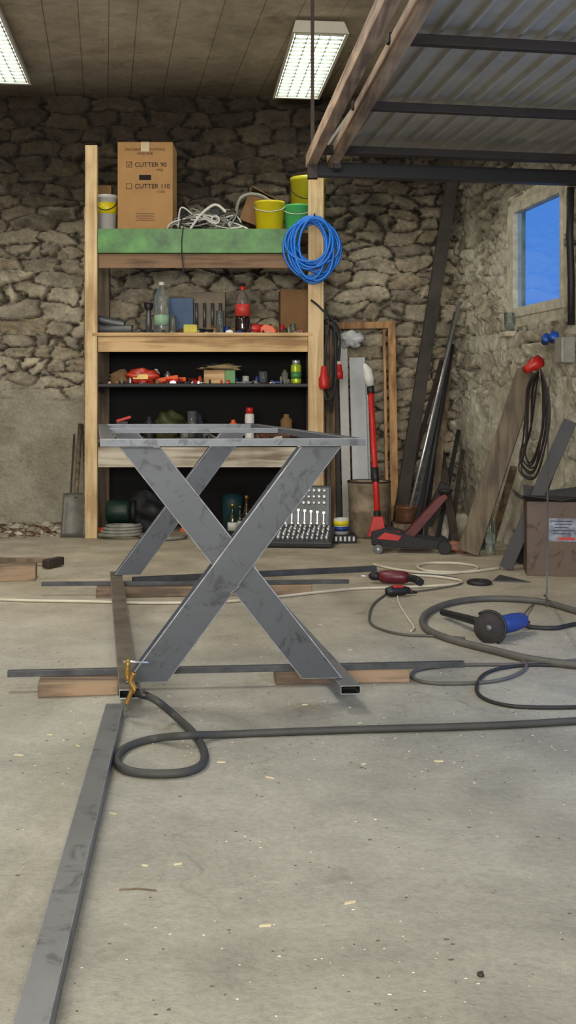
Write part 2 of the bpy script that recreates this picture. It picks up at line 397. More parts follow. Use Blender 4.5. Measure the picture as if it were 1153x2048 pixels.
def floormat():
    m=bpy.data.materials.new('dusty_concrete'); m.use_nodes=True; N,L,tc,noi,ramp,mix=nodekit(m); b=N['Principled BSDF']
    g=lambda x:(x,x,x,1)
    base=mix(C(142,140,128),C(166,164,151),ramp(noi(1.3,8,.62,.4),.38,.62,g(0),g(1)))
    sx=N.new('ShaderNodeSeparateXYZ'); L.new(tc.outputs['Object'],sx.inputs[0])
    nn=noi(1.1,6,.6,.3); ma=N.new('ShaderNodeMath'); ma.operation='MULTIPLY_ADD'; ma.inputs[1].default_value=3.2; L.new(nn,ma.inputs[0]); L.new(sx.outputs[1],ma.inputs[2])
    mr=N.new('ShaderNodeMapRange'); mr.inputs[1].default_value=4.6; mr.inputs[2].default_value=7.6; L.new(ma.outputs[0],mr.inputs[0])
    base=mix(base,mix(C(160,147,125),C(190,178,156),ramp(noi(3,6,.6),.35,.65,g(0),g(1))),mr.outputs[0])
    base=mix(base,ramp(noi(5,10,.75,.5),.32,.68,g(.80),g(1.10)),1.0,'MULTIPLY')
    base=mix(base,ramp(noi(60,6,.75),.28,.55,g(.74),g(1.06)),.8,'MULTIPLY')
    st=ramp(noi(2.0,10,.78,1.4),.57,.70,g(0),g(.45)); base=mix(base,C(104,99,88),st)
    base=mix(base,C(116,107,90),ramp(noi(9,12,.82,1.6),.60,.72,g(0),g(.5)))
    base=mix(base,C(196,190,172),ramp(noi(13,12,.8,1.6),.62,.72,g(0),g(.4)))
    nz=N.new('ShaderNodeTexNoise'); nz.inputs['Scale'].default_value=3; nz.inputs['Detail'].default_value=6; L.new(tc.outputs['Object'],nz.inputs['Vector'])
    vm=N.new('ShaderNodeVectorMath'); vm.operation='MULTIPLY_ADD'; vm.inputs[1].default_value=(.5,.5,.5); L.new(nz.outputs['Color'],vm.inputs[0]); L.new(tc.outputs['Object'],vm.inputs[2])
    vc=N.new('ShaderNodeTexVoronoi'); vc.feature='DISTANCE_TO_EDGE'; vc.inputs['Scale'].default_value=.8; L.new(vm.outputs[0],vc.inputs['Vector'])
    ck_=ramp(vc.outputs['Distance'],.0015,.005,g(.45),g(0)); base=mix(base,C(92,86,76),mix(g(0),ck_,ramp(noi(1.7,4,.6),.48,.62,g(0),g(1))))
    v=N.new('ShaderNodeTexVoronoi'); v.feature='F1'; v.inputs['Scale'].default_value=80; L.new(tc.outputs['Object'],v.inputs['Vector'])
    base=mix(base,C(205,198,182),ramp(v.outputs['Distance'],.04,.07,g(.25),g(0)))
    L.new(base,b.inputs['Base Color']); b.inputs['Roughness'].default_value=.7
    bp=N.new('ShaderNodeBump'); bp.inputs['Strength'].default_value=.45; bp.inputs['Distance'].default_value=.022; L.new(noi(6,11,.72,.4),bp.inputs['Height'])
    bp2=N.new('ShaderNodeBump'); bp2.inputs['Strength'].default_value=.35; bp2.inputs['Distance'].default_value=.005; L.new(noi(90,4,.7),bp2.inputs['Height'])
    L.new(bp.outputs['Normal'],bp2.inputs['Normal']); L.new(bp2.outputs['Normal'],b.inputs['Normal'])
    return m
g=G(); g.box((0,2.6,-.05),(8.5,11.6,.1)); o=single('floor',None,None,g,floormat(),loc=(0,0,0)); o['kind']='structure'
def ceilmat():
    m=bpy.data.materials.new('shuttered_concrete'); m.use_nodes=True; N,L,tc,noi,ramp,mix=nodekit(m); b=N['Principled BSDF']; g=lambda x:(x,x,x,1)
    base=mix(C(166,154,134),C(202,190,168),ramp(noi(1.5,8,.65,.5),.35,.65,g(0),g(1)))
    base=mix(base,ramp(noi(8,9,.72,.8),.3,.65,g(.68),g(1.1)),.9,'MULTIPLY')
    base=mix(base,C(112,98,80),ramp(noi(2.4,9,.7,1.0),.56,.70,g(0),g(.65)))
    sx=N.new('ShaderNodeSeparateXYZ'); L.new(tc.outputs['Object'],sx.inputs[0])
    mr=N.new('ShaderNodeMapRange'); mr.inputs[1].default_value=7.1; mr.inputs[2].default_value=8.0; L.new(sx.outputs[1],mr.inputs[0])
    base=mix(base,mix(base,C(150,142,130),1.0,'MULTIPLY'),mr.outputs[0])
    L.new(base,b.inputs['Base Color']); b.inputs['Roughness'].default_value=.9
    bp=N.new('ShaderNodeBump'); bp.inputs['Strength'].default_value=.5; bp.inputs['Distance'].default_value=.02; L.new(noi(7,9,.7),bp.inputs['Height']); L.new(bp.outputs['Normal'],b.inputs['Normal'])
    return m
g=G(); x=-6.5
while x<4.5:
    w=random.uniform(.16,.26); dz=random.uniform(0,.007)
    a=V((x+w/2+1.3,-3,3.16+dz)); b=V((x+w/2-.6,8.4,3.16+dz)); g.beam(a,b,w-.007,.06); x+=w
g.box((0,2.6,3.172),(9,11.8,.06))
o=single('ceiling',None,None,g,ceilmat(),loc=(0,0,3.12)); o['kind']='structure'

# window in right wall
wp=thing('window_1',None,None,CO+cd*1.5+V((0,0,1.785)),kind='structure')
def wl(s,z,o): return CO+cd*s+V((0,0,z))-cn*o
frm=mat('window_frame_paint',(204,197,178),.7,0,.22,14,.12)
s0,s1,z0,z1=1.12,1.91,1.43,2.14; wo=-.0
g=G()
for za in(z0+.03,z1-.025): g.box(wl((s0+s1)/2,za,wo),(s1-s0+.02,.06,.06),0,Rw)
for sa,ww in((s0+.03,.06),(s1-.015,.035)): g.box(wl(sa,(z0+z1)/2,wo),(ww,.062,z1-z0-.06),0,Rw)
part(wp,'frame',g,frm,.006,world=True)
gl=bpy.data.materials.new('window_glass'); gl.use_nodes=True; nt=gl.node_tree; nt.nodes.clear()
o_=nt.nodes.new('ShaderNodeOutputMaterial'); mx=nt.nodes.new('ShaderNodeMixShader'); tr=nt.nodes.new('ShaderNodeBsdfTransparent'); gs=nt.nodes.new('ShaderNodeBsdfGlossy'); gs.inputs['Roughness'].default_value=.03
tr.inputs[0].default_value=(.85,.95,1,1); mx.inputs[0].default_value=.15; nt.links.new(tr.outputs[0],mx.inputs[1]); nt.links.new(gs.outputs[0],mx.inputs[2]); nt.links.new(mx.outputs[0],o_.inputs[0])
g=G(); g.box(wl((s0+s1)/2,(z0+z1)/2,wo),(s1-s0-.06,.006,z1-z0-.08),0,Rw); part(wp,'pane',g,gl,world=True)
rv=mat('reveal_plaster',(198,190,168),.9,0,.3,8,.4)
g=G(); 
for z in (z0-.03,z1+.03): g.box(wl((s0+s1)/2,z,.03),(s1-s0+.16,.10,.07),0,Rw)
for s in (s0-.04,s1+.04): g.box(wl(s,(z0+z1)/2,.03),(.08,.10,z1-z0+.1),0,Rw)
part(wp,'reveal',g,rv,.01,world=True)

# overhead door hanging open
dp=thing('door_1',None,None,(0.8,4.5,2.1),kind='structure')
bl=V((.123,5.51,2.1)); br=V((1.56,5.74,2.1)); dd=V((.084,-1,0)).normalized()
g=G(); a=bl+V((.06,0,.045)); e=(br-bl); e.z=0
pr=[]; nr=15
for i in range(nr):
    t=i/nr
    for dt,zz in((0,0),(.003,.018),(.012,.018),(.015,0)): pr.append((t+dt,zz))
pr.append((1,0))
vs=[]
dr=V((.13,-1,0)).normalized()
for t,zz in pr: vs.append(a+e*t*.98+V((0,0,zz*-1+.035)))
for t,zz in pr: vs.append(a+e*t*.98+dr*3.1+V((0,0,zz*-1+.035)))
k=len(pr); g.add(vs,[(i,i+1,k+i+1,k+i) for i in range(k-1)])
o=part(dp,'corrugated_sheet',g,mat('galvanised_sheet',(160,158,150),.65,.05,.15,3,.05),world=True)
sd=o.modifiers.new('Sol','SOLIDIFY'); sd.thickness=.002
for nm,t0,zof,h in(('beam',0,-.035,.07),('rail',.28,.0,.035)):
    g=G(); g.tubebar(bl+dd*t0+V((0,0,zof)),br+dd*t0+V((0,0,zof)),.06,h,.003,0,1); part(dp,nm,g,[blackp if nm=='beam' else redbr,steelin],world=True)
for t0 in(.97,1.81,2.6):
    g=G(); aa=a+dd*t0; g.beam(aa+V((0,0,-.02)),aa+e*.97+V((0,0,-.02)),.035,.035); part(dp,'purlin',g,redbr,.003,world=True)
for off in(-.01,.095):
    g=G(); p=bl+V((off,-.02,.0)); g.beam(p,p+dd*3.1,.05,.065); part(dp,'timber_rail',g,doorwood,.004,world=True)
g=G(); p=W(625,345,5.45); g.box((p.x,p.y,(p.z+3.12)/2),(.018,.018,3.12-p.z)); g.box((p.x,p.y,p.z+.03),(.05,.05,.12)); part(dp,'hanger_rod',g,rustb,world=True)
g=G(); p=W(675,330,5.4); g.box((p.x,p.y,p.z+.04),(.04,.04,.12)); part(dp,'bracket',g,darkm,.003,world=True)

# ceiling lamps
lampm=mat('lamp_enamel',(232,228,214),.4,0,.05,4,0)
tubem=mat('fluorescent_tube',(248,255,246),.5,0,0,4,0,emis=13)
lou=mat('louvre',(96,100,92),.5,0,.03,4,0)
def lamp(far,near,wd):
    far=V(far);near=V(near); Lg=(near-far).length; ang=math.atan2((near-far).y,(near-far).x)
    M=TR((far+near)/2)@Matrix.Rotation(ang-math.pi/2+math.pi,4,'Z')
    t=thing('ceiling_lamp','rectangular fluorescent lamp with slatted white louvre on the ceiling','lamp',M,group='fluorescent ceiling lamps')
    g=G(); w=wd;l=Lg
    A=[(-w/2,-l/2),(w/2,-l/2),(w/2,l/2),(-w/2,l/2)]
    B=[(x*.86,y*.93) for x,y in A]
    z0,z1=0,.085
    vs=[(x,y,z1) for x,y in B]+[(x,y,z0) for x,y in A]+[(x*.9,y*.96,z0) for x,y in A]+[(x*.85,y*.92,z1-.01) for x,y in A]
    fs=[(0,1,2,3)]
    for r in range(3):
        for i in range(4):
            j=(i+1)%4; fs.append((r*4+i,r*4+j,(r+1)*4+j,(r+1)*4+i))
    fs.append((12,13,14,15))
    g.add(vs,fs); part(t,'housing',g,lampm)
    for x in(-.31,-.105,.105,.31):
        g=G(); g.cyl((x*w,-l*.45,.034),(x*w,l*.45,.034),.016,n=12); part(t,'tube',g,tubem)
    g=G(); n=18
    for i in range(n): g.box((0,-l*.46+l*.92*i/(n-1),.006),(w*.88,.006,.012))
    for x in(-.42,-.2,.0,.2,.42): g.box((x*w,0,.006),(.0045,l*.93,.0125))
    part(t,'louvre',g,lou)
lamp((.055,7.72,3.025),(.19,6.33,3.025),.33)
lamp((-1.885,7.36,3.025),(-1.73,5.95,3.025),.33)

# ---------------- steel table frame
NL=V((-.5437,3.181,0)); ax=V((.7735,.055,0)); axh=ax.normalized(); LW=ax.length; bx=V((-.378,2.169,0)); bxh=bx.normalized(); LB=bx.length
TM=Matrix(((axh.x,bxh.x,0,NL.x),(axh.y,bxh.y,0,NL.y),(0,0,1,0),(0,0,0,1)))
tb=thing('table_frame','unfinished raw steel table frame with crossed legs standing on timber blocks','table frame',NL+(ax+bx)/2)
g=G(TM); w=.04; h=.022; z=.782
g.tubebar((0,w/2,z),(LW,w/2,z),w,h,.002,0,1); g.tubebar((0,LB-w/2,z),(LW,LB-w/2,z),w,h,.002,0,1)
g.tubebar((w/2,w,z),(w/2,LB-w,z),w,h,.002,0,1); g.tubebar((LW-w/2,w,z),(LW-w/2,LB-w,z),w,h,.002,0,1)
part(tb,'top_frame',g,[topm,steelin,edge],.002,world=True,bmat=2)
g=G(TM); g.box((LW/2,LB*.62,z),(LW-2*w,.04,.02)); part(tb,'cross_rail',g,[topm,edge],.0015,world=True,bmat=1)
def legs(y0,y1):
    zb,zt=.077,.768; hw=.061
    xa0,xa1=.115,.655; xb0,xb1=.650,.135
    def leg(poly,ya,yb):
        g=G(TM); g.ext(poly,ya,yb); part(tb,'leg',g,[legm,edge],.003,world=True,bmat=1)
    leg([(xb0-hw,zt),(xb0+hw,zt),(xb1+hw,zb),(xb1-hw,zb)],y0,y1)
    def xA(z): return xa0+(xa1-xa0)*(zt-z)/(zt-zb)
    def xB(z): return xb0+(xb1-xb0)*(zt-z)/(zt-zb)
    def inter(sa,sb):
        lo,hi=zb,zt
        for _ in range(50):
            m_=(lo+hi)/2
            if (xA(m_)+sa*hw)-(xB(m_)+sb*hw)>0: lo=m_
            else: hi=m_
        return (xA(lo)+sa*hw,lo)
    P1=inter(-1,-1); P2=inter(1,-1); leg([(xa0-hw,zt),(xa0+hw,zt),P2,P1],y0+.008,y1)
    P3=inter(-1,1); P4=inter(1,1); leg([P3,P4,(xa1+hw,zb),(xa1-hw,zb)],y0+.008,y1)
    for Pa,Pb in((P1,P2),(P3,P4)):
        g=G(TM); n=14; pts=[];rs=[]
        for i in range(n*2+1):
            t=i/(n*2); pts.append((Pa[0]+(Pb[0]-Pa[0])*t,y0+.006,Pa[1]+(Pb[1]-Pa[1])*t)); rs.append(.0024+.0008*(i%2))
        g.tube(pts,rs,8); part(tb,'weld_seam',g,steel,world=True)
    g=G(TM); g.beam((P3[0]-.012,y0-.002,P3[1]-.004),(P3[0]+.018,y0-.002,P3[1]+.02),.004,.005); part(tb,'welded_stub',g,steel,.001,world=True)
    for xx,wd in((xa0-.02,.12),(xb0,.1)):
        g=G(TM); g.box((xx,(y0+y1)/2,zt+.0015),(wd,.07,.005)); part(tb,'mounting_plate',g,steel,world=True)
legs(.035,.092); legs(2.075,2.13)
for xx in(.083,.722):
    g=G(TM); g.tubebar((xx,-.035,.0625),(xx,LB+.0,.0625),.058,.025,.002,0,1); part(tb,'foot_rail',g,[barm if xx>.5 else mat('oily_steel',(106,97,82),.5,.3,.35,10,.1),steelin,edge],.0018,world=True,bmat=2)
def block(name,label,a,b,w,h,m,up=(0,0,1),group=None,cat='timber block'):
    g=G(); a=V(a);b=V(b); g.beam(a+V((0,0,h/2)),b+V((0,0,h/2)),w,h); return single(name,label,cat,g,m,bevel=.004,group=group)
block('timber_block','short weathered timber block under the table foot rail',FL(70,1397)+V((0,.05,0)),FL(231,1393)+V((0,.06,0)),.09,.045,woodbx)
block('timber_block','longer weathered timber block under the table foot rail',FL(548,1371)+V((0,.05,0)),FL(818,1366)+V((0,.05,0)),.09,.045,woodbx)
block('timber_plank','rough timber plank lying under the rear of the table',FL(188,1198)+V((0,.06,0)),FL(622,1190)+V((0,.06,0)),.1,.045,woodbx,cat='plank')
block('timber_block','sawn timber block lying on the concrete floor',FL(-45,1165)+V((0,.08,0)),FL(65,1162)+V((0,.08,0)),.16,.075,woodbx)
def bar(label,a,b,w,h,m=steel,name='steel_bar',hollow=True,up=(0,0,1)):
    g=G()
    if hollow: g.tubebar(a,b,w,h,.002,0,1,up)
    else: g.beam(a,b,w,h,0,up)
    return single(name,label,'steel bar',g,[m,steelin],bevel=.001)
bar('long thin square steel bar resting across the timber blocks',FL(15,1347,.055)+V((0,0,0)),FL(928,1328,.055),.02,.0195,steeld)
bar('thin steel flat bar resting on a timber plank',FL(83,1168,.055),FL(698,1163,.055),.02,.018,steeld)
bar('steel tube lying on the concrete behind the table',FL(265,1160,.014),FL(752,1137,.014),.03,.028,steeld)
a=FL(-4,2330,.02);b=FL(229,1421,.02)
g=G(); g.tubebar(a,b,.05,.04,.002,0,1); single('steel_bar','long rectangular steel tube lying on the concrete floor','steel bar',g,[barm,steelin,edge],bevel=.0022,bmat=2)

# ground clamp and cable
ck=thing('ground_clamp','brass welding ground clamp gripping the foot rail','clamp',V((-.447,3.13,0)))
def PX(u,v,Y=3.12): return W(u,v,Y)
for pts,r in((spl([PX(256,1325),PX(254,1350),PX(264,1372),PX(258,1395),PX(252,1408)],5),.007),(spl([PX(268,1345,3.10),PX(262,1362,3.10),PX(270,1380,3.10),PX(276,1392,3.10)],5),.009)):
    g=G(); g.tube(pts,r,8); part(ck,'jaw',g,brass,world=True)
g=G(); g.cyl(PX(246,1323),PX(297,1325,3.14),.0035,n=8); part(ck,'tommy_bar',g,steelb,world=True)
g=G(); g.tube([PX(256,1318+i*2) for i in range(22)],[.005+.0016*(i%2) for i in range(22)],10)
part(ck,'screw',g,brass,world=True)
g=G(); g.cyl(PX(272,1385,3.09),PX(300,1394,3.08),.013,.01,n=14); part(ck,'cable_socket',g,blackp,world=True)
r=.0105
pts=[PX(298,1393,3.08),PX(318,1405,3.05),FL(350,1432,.02),FL(385,1465,r),FL(407,1500,r),FL(405,1527,r),FL(375,1543,r),FL(320,1548,r),FL(262,1543,r),FL(236,1528,r),FL(238,1508,r),FL(262,1490,r),FL(310,1477,r),FL(372,1471,.03),FL(450,1469,r),FL(600,1463,r),FL(750,1458,r),FL(900,1454,r),FL(1050,1448,r),FL(1240,1436,r)]
single('welding_cable','thick black welding cable looped on the concrete floor','cable',G().tube(spl(pts,8),r,10),mat('welding_rubber',(58,58,56),.65,0,.15,10,.05))

# ---------------- floor cables on the right
def cable(name,label,pts,r,m,k=8): return single(name,label,'cable',G().tube(spl(pts,k),r,8),m)
r=.014
cable('air_hose','thick grey rubber hose coiled on the concrete floor',[FL(1260,1250,r),FL(1153,1222,r),FL(1080,1203,r),FL(980,1197,r),FL(900,1206,r),FL(852,1228,r),FL(850,1255,r),FL(900,1278,r),FL(985,1300,r),FL(1060,1318,r),FL(1153,1330,r),FL(1260,1338,r)],r,greyc)
r=.009
cable('power_cable','grey power cable lying beside the angle grinder',[FL(1200,1249,r),FL(1153,1248,r),FL(1110,1256,r),FL(1062,1254,r),FL(1040,1245,.03)],r,black)
r=.006
cable('thin_cable','thin black cable in loose loops on concrete',[FL(1260,1410,r),FL(1120,1415,r),FL(1010,1410,r),FL(955,1385,r),FL(975,1345,r),FL(1060,1330,r),FL(1180,1335,r)],r,black)
cable('thin_cable','thin grey cable curling across the concrete',[FL(1180,1318,r),FL(1050,1328,r),FL(920,1330,r),FL(835,1340,r),FL(830,1358,r),FL(880,1367,r),FL(990,1362,r),FL(1048,1340,r),FL(1040,1318,r),FL(960,1295,r),FL(880,1272,r)],r,greyc)
cable('tool_cable','thin grey cord trailing from the power drill',[FL(770,1190,r),FL(750,1205,r),FL(740,1225,r),FL(745,1250,r),FL(800,1268,r),FL(870,1272,r),FL(930,1276,r)],.005,greyc)
cable('tool_cable','thin cord running from the drill over the floor',[FL(795,1192,r),FL(800,1210,r),FL(815,1235,r),FL(828,1255,r),FL(822,1262,r)],.004,creamc)
cable('tool_cable','thin grey cord curling behind the power drill',[FL(800,1150,r),FL(850,1148,r),FL(910,1156,r),FL(920,1168,r),FL(870,1178,r),FL(818,1184,r)],.004,greyc)
r=.008
cable('extension_cable','cream extension cable stretched across the floor',[FL(-80,1196,r),FL(60,1201,r),FL(180,1203,r),FL(300,1206,r),FL(450,1203,r),FL(560,1193,r),FL(640,1184,r),FL(720,1177,r),FL(860,1172,r),FL(915,1167,r),FL(918,1160,r),FL(860,1152,r),FL(800,1150,r)],r*.8,creamc)
cable('extension_cable','cream extension cable coiled near the power drill',[FL(745,1128,r),FL(800,1140,r),FL(880,1147,r),FL(940,1142,r),FL(955,1134,r),FL(920,1127,r),FL(860,1126,r),FL(835,1133,r),FL(860,1142,r),FL(930,1144,r),FL(1000,1136,r)],r*.9,creamc)

def grinder():
    base=FL(985,1284)
    t=thing('angle_grinder','blue angle grinder with black side handle lying on concrete','angle grinder',TR(base+V((.0,.02,0)))@RZ(44))
    g=G(); g.lathe([(.0,0),(.03,.002),(.035,.03),(.035,.1),(.031,.15),(.026,.165),(0,.17)],(.045,.0,.05),20,R=RY(90).to_3x3()); part(t,'motor_body',g,bluep)
    g=G(); g.box((.02,.0,.052),(.055,.055,.055)); part(t,'gear_head',g,steel,.01)
    c0=V((-.035,-.015,.056))
    Rd=(RZ(-66)@RX(84)).to_3x3()
    g=G(); g.lathe([(0,0),(.012,.0),(.0575,.001),(.0575,.004),(.012,.006),(0,.006)],c0,36,R=Rd); part(t,'cutting_disc',g,mat('abrasive_disc',(50,46,44),.85,0,.2,30,.3))
    g=G(); g.lathe([(0,-.008),(.010,-.008),(.012,-.003),(.012,.010),(.008,.012),(0,.012)],c0,20,R=Rd); g.cyl(c0,V((.02,.0,.052)),.010); part(t,'spindle_nut',g,steel)
    g=G(); g.tube([c0+Rd@V((.062*math.cos(x),.062*math.sin(x),0)) for x in [math.radians(-60+i*190/15) for i in range(16)]],.006,8); part(t,'guard',g,darkm)
    M=MW[t.name]
    g=G(); a=M@V((.0,.02,.06)); b=FL(884,1236)+V((0,0,.025)); pts=[];rs=[]
    for i in range(29):
        tt=i/28; pts.append(a.lerp(b,tt)); rs.append((.014+.004*(i%2))*(1-.2*tt) if i>5 else .008)
    g.tube(pts,rs,14); part(t,'side_handle',g,blackp,world=True)
    g=G(); g.cyl((.21,.0,.05),(.25,0,.035),.011,.006,n=12); part(t,'cord_sleeve',g,black)
grinder()
def drill():
    base=FL(782,1168)
    t=thing('power_drill','red and black corded power drill lying on its side','power drill',TR(base)@RZ(165))
    g=G(); g.lathe([(0,0),(.024,.004),(.032,.03),(.033,.11),(.028,.14),(.02,.15)],(-.09,0,.036),18,R=RY(90).to_3x3()); part(t,'motor_housing',g,mat('dark_red_plastic',(96,24,38),.4,0,.15))
    g=G(); g.lathe([(.016,0),(.021,.005),(.021,.035),(.01,.05),(0,.05)],(.06,0,.036),16,R=RY(90).to_3x3()); part(t,'chuck',g,darkm)
    g=G(); g.tube(spl([(-.08,0,.035),(-.12,.03,.035),(-.16,.09,.03)],4),.019,12); part(t,'handle',g,blackp)
    g=G(); g.cyl((.11,0,.036),(.17,0,.03),.004,n=8); part(t,'drill_bit',g,steelb)
drill()
def jig():
    base=FL(795,1193)
    t=thing('corded_tool','small black corded jigsaw lying on the floor','power tool',TR(base)@RZ(20))
    g=G(); g.lathe([(0,0),(.018,.004),(.024,.03),(.022,.09),(.014,.12),(0,.125)],(-.06,0,.026),16,R=RY(90).to_3x3()); part(t,'body',g,blackp)
    g=G(); g.box((0.0,.0,.045),(.05,.03,.012)); part(t,'switch_cover',g,red,.003)
    g=G(); g.cyl((.06,0,.02),(.1,0,.012),.012,.004); part(t,'nose',g,darkm)
jig()
g=G(); p=FL(959,1168); g.lathe([(.02,0),(.06,0),(.063,.012),(.05,.02),(.022,.016),(.02,0)],p,32); single('grinding_disc','worn black grinding disc lying flat','disc',g,darkm)
g=G(); p=FL(1010,1160); g.ext([(p.x-.07,p.y-.05),(p.x+.11,p.y-.09),(p.x-.0,p.y+.14)],0,.006,'z'); single('steel_offcut','triangular sheet steel offcut lying on concrete','offcut',g,steeld,bevel=.001)

# ---------------- shelving unit
YS=7.3; kx=YS/F
sh=thing('shelving_unit','tall homemade timber shelving unit standing against the stone masonry','shelves',(-.55,7.58,0))
def sx(u): return (u-576)*kx
def sz(v): return H-(v-HV)*kx
for u0,u1,vt in((172,196,293),(616,647,350)):
    g=G(); g.box(((sx(u0)+sx(u1))/2,YS-.02,sz(vt)/2),(sx(u1)-sx(u0),.045,sz(vt))); part(sh,'post',g,pine,.003,world=True)
for x in(-1.31,.17):
    g=G(); g.box((x,7.83,1.1),(.08,.045,2.2)); part(sh,'post',g,woodb,.003,world=True)
g=G(); g.box((sx(170),7.36,1.1),(.03,.06,2.2)); part(sh,'brace',g,woodbx,.003,world=True)
xl,xr=sx(190),sx(625)
def board(name,z0,z1,y0,y1,m,x0=xl,x1=xr,b=.003): 
    g=G(); g.box(((x0+x1)/2,(y0+y1)/2,(z0+z1)/2),(x1-x0,y1-y0,z1-z0)); return part(sh,name,g,m,b,world=True)
xi0,xi1=sx(196.5),sx(615.5)
board('shelf_board',2.02,2.045,YS+.01,7.85,woodbx)
g=G(); 
g.ext([(YS-.035,2.045),(YS+.02,2.045),(YS+.02,2.035),(YS-.025,2.035),(YS-.025,1.895),(YS+.02,1.895),(YS+.02,1.885),(YS-.035,1.885)],xi0,sx(600),'x')
part(sh,'green_steel_channel',g,greenp,.002,world=True)
board('apron_board',1.79,1.884,YS+.005,YS+.03,woodmat('dark_apron_board',(88,66,48),(138,108,78),0),xi0,xi1)
board('shelf_board',1.335,1.358,YS-.045,7.85,pinex,sx(186),xr)
board('apron_board',1.232,1.334,YS-.02,YS+.01,pinex,xi0,xi1)
board('shelf_board',1.0,1.022,YS+.0,7.85,darkm)
board('shelf_board',.63,.65,YS+.01,7.85,woodbx)
board('apron_board',.468,.600,YS-.02,YS+.01,woodmat('whitish_board',(128,114,94),(200,190,170),0),xi0,xi1)
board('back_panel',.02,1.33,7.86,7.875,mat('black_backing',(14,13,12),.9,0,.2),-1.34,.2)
for zc in(1.30,1.0):
    for s in(-1,1):
        x=sx(177) if s<0 else sx(640)
        g=G(); g.box((x,7.57,zc),(.03,.56,.07)); part(sh,'side_bearer',g,woodbx,.002,world=True)

Z1,Z2,Z3,Z4=2.046,1.359,1.023,.651
def sp(u,Y,z): return V(((u-576)*Y/F,Y,z))
def bucket(label,u0,u1,vtop,Y,z,m,mh=darkm,lid=None,stripe=None,name='bucket',taper=.86):
    k=Y/F; r=(u1-u0)*k/2; h=H-(vtop-HV)*k-z; c=sp((u0+u1)/2,Y,z)
    t=thing(name,label,'bucket',c)
    g=G(); rb=r*taper
    g.lathe([(0,0),(rb,0),(r*.97,h*.93),(r,h*.93),(r,h),(r*.94,h),(r*.93,h*.9),(rb*.95,.01),(0,.01)],n=32); part(t,'body',g,m)
    if stripe:
        g=G(); ra=rb+(r*.97-rb)*.55; rc=rb+(r*.97-rb)*.85
        g.lathe([(ra+.001,h*.52),(ra+.002,h*.52),(rc+.002,h*.82),(rc+.001,h*.82)],n=32); part(t,'label_band',g,stripe)
    if lid:
        g=G(); g.lathe([(0,h),(r*1.02,h),(r*1.03,h*.94+.0),(r*1.05,h*.94),(r*1.05,h+.008),(r*.9,h+.01),(0,h+.006)],n=32); part(t,'lid',g,lid)
    g=G(); g.tube([(r*1.01*math.cos(a),-r*.35*math.sin(a)-r*.75*math.sin(a),h*.88-math.sin(a)*h*.28) for a in [math.pi*i/16 for i in range(17)]],.003,6); part(t,'handle',g,mh)
    return t
def bottle(label,u,w,vtop,Y,z,mb_,mcap,mlab,fill=None,name='plastic_bottle',lab=(.35,.62)):
    k=Y/F; r=w*k/2; h=H-(vtop-HV)*k-z
    t=thing(name,label,'bottle',sp(u,Y,z))
    pr=[(0,.01),(r*.7,0),(r*.95,.03*h),(r,.1*h),(r,.3*h),(r*.93,.36*h),(r*.93,.6*h),(r,.64*h),(r*.95,.72*h),(r*.6,.84*h),(r*.32,.9*h),(r*.3,.95*h),(0,.95*h)]
    g=G(); g.lathe(pr,n=24); part(t,'body',g,mb_)
    if fill:
        pr2=[(0,.0),(r*.7,.0)]+[(a*1.004,b) for a,b in pr[2:6]]+[(0,.36*h)]
        g=G(); g.lathe([(a,b) for a,b in pr2],n=24); part(t,'drink',g,fill)
    g=G(); g.lathe([(r*.95,lab[0]*h),(r*1.01,lab[0]*h),(r*1.01,lab[1]*h),(r*.95,lab[1]*h)],n=24); part(t,'label_band',g,mlab)
    g=G(); g.lathe([(r*.36,.93*h),(r*.38,.94*h),(r*.38,.995*h),(r*.3,h),(0,h)],n=16); part(t,'cap',g,mcap)
    return t
def beer(label,u,w,vtop,Y,z,m,mlab,mcap):
    k=Y/F; r=w*k/2; h=H-(vtop-HV)*k-z
    t=thing('glass_bottle',label,'bottle',sp(u,Y,z))
    g=G(); g.lathe([(0,0),(r*.95,0),(r,.02*h),(r,.55*h),(r*.8,.65*h),(r*.42,.76*h),(r*.36,.96*h),(r*.4,.97*h),(r*.4,h),(0,h)],n=20); part(t,'body',g,m)
    g=G(); g.lathe([(r*.9,.2*h),(r*1.02,.2*h),(r*1.02,.45*h),(r*.9,.45*h)],n=20); part(t,'label_band',g,mlab)
    g=G(); g.lathe([(r*.4,.93*h),(r*.46,.93*h),(r*.46,1.01*h),(0,1.015*h)],n=14); part(t,'cap',g,mcap)
def tumbler(label,u,w,vtop,Y,z,m=glass,name='drinking_glass'):
    k=Y/F; r=w*k/2; h=H-(vtop-HV)*k-z
    g=G(); g.lathe([(0,0),(r*.85,0),(r,h),(r*.93,h),(r*.78,.01),(0,.01)],sp(u,Y,z),n=20); single(name,label,'glass',g,m,loc=sp(u,Y,z))
def spray(label,u,w,vtop,Y,z,mbod,mcap,mband=None,name='spray_can'):
    k=Y/F; r=w*k/2; h=H-(vtop-HV)*k-z
    t=thing(name,label,'can',sp(u,Y,z))
    g=G(); g.lathe([(0,0),(r*.96,0),(r,.01),(r,h*.76),(r*.85,h*.8),(r*.5,h*.82),(0,h*.82)],n=22); part(t,'body',g,mbod)
    if mband: g=G(); g.lathe([(r*.9,h*.2),(r*1.01,h*.2),(r*1.01,h*.5),(r*.9,h*.5)],n=22); part(t,'label_band',g,mband)
    g=G(); g.lathe([(r*.8,h*.79),(r*.8,h*.95),(r*.7,h),(0,h)],n=20); part(t,'cap',g,mcap)
    return t
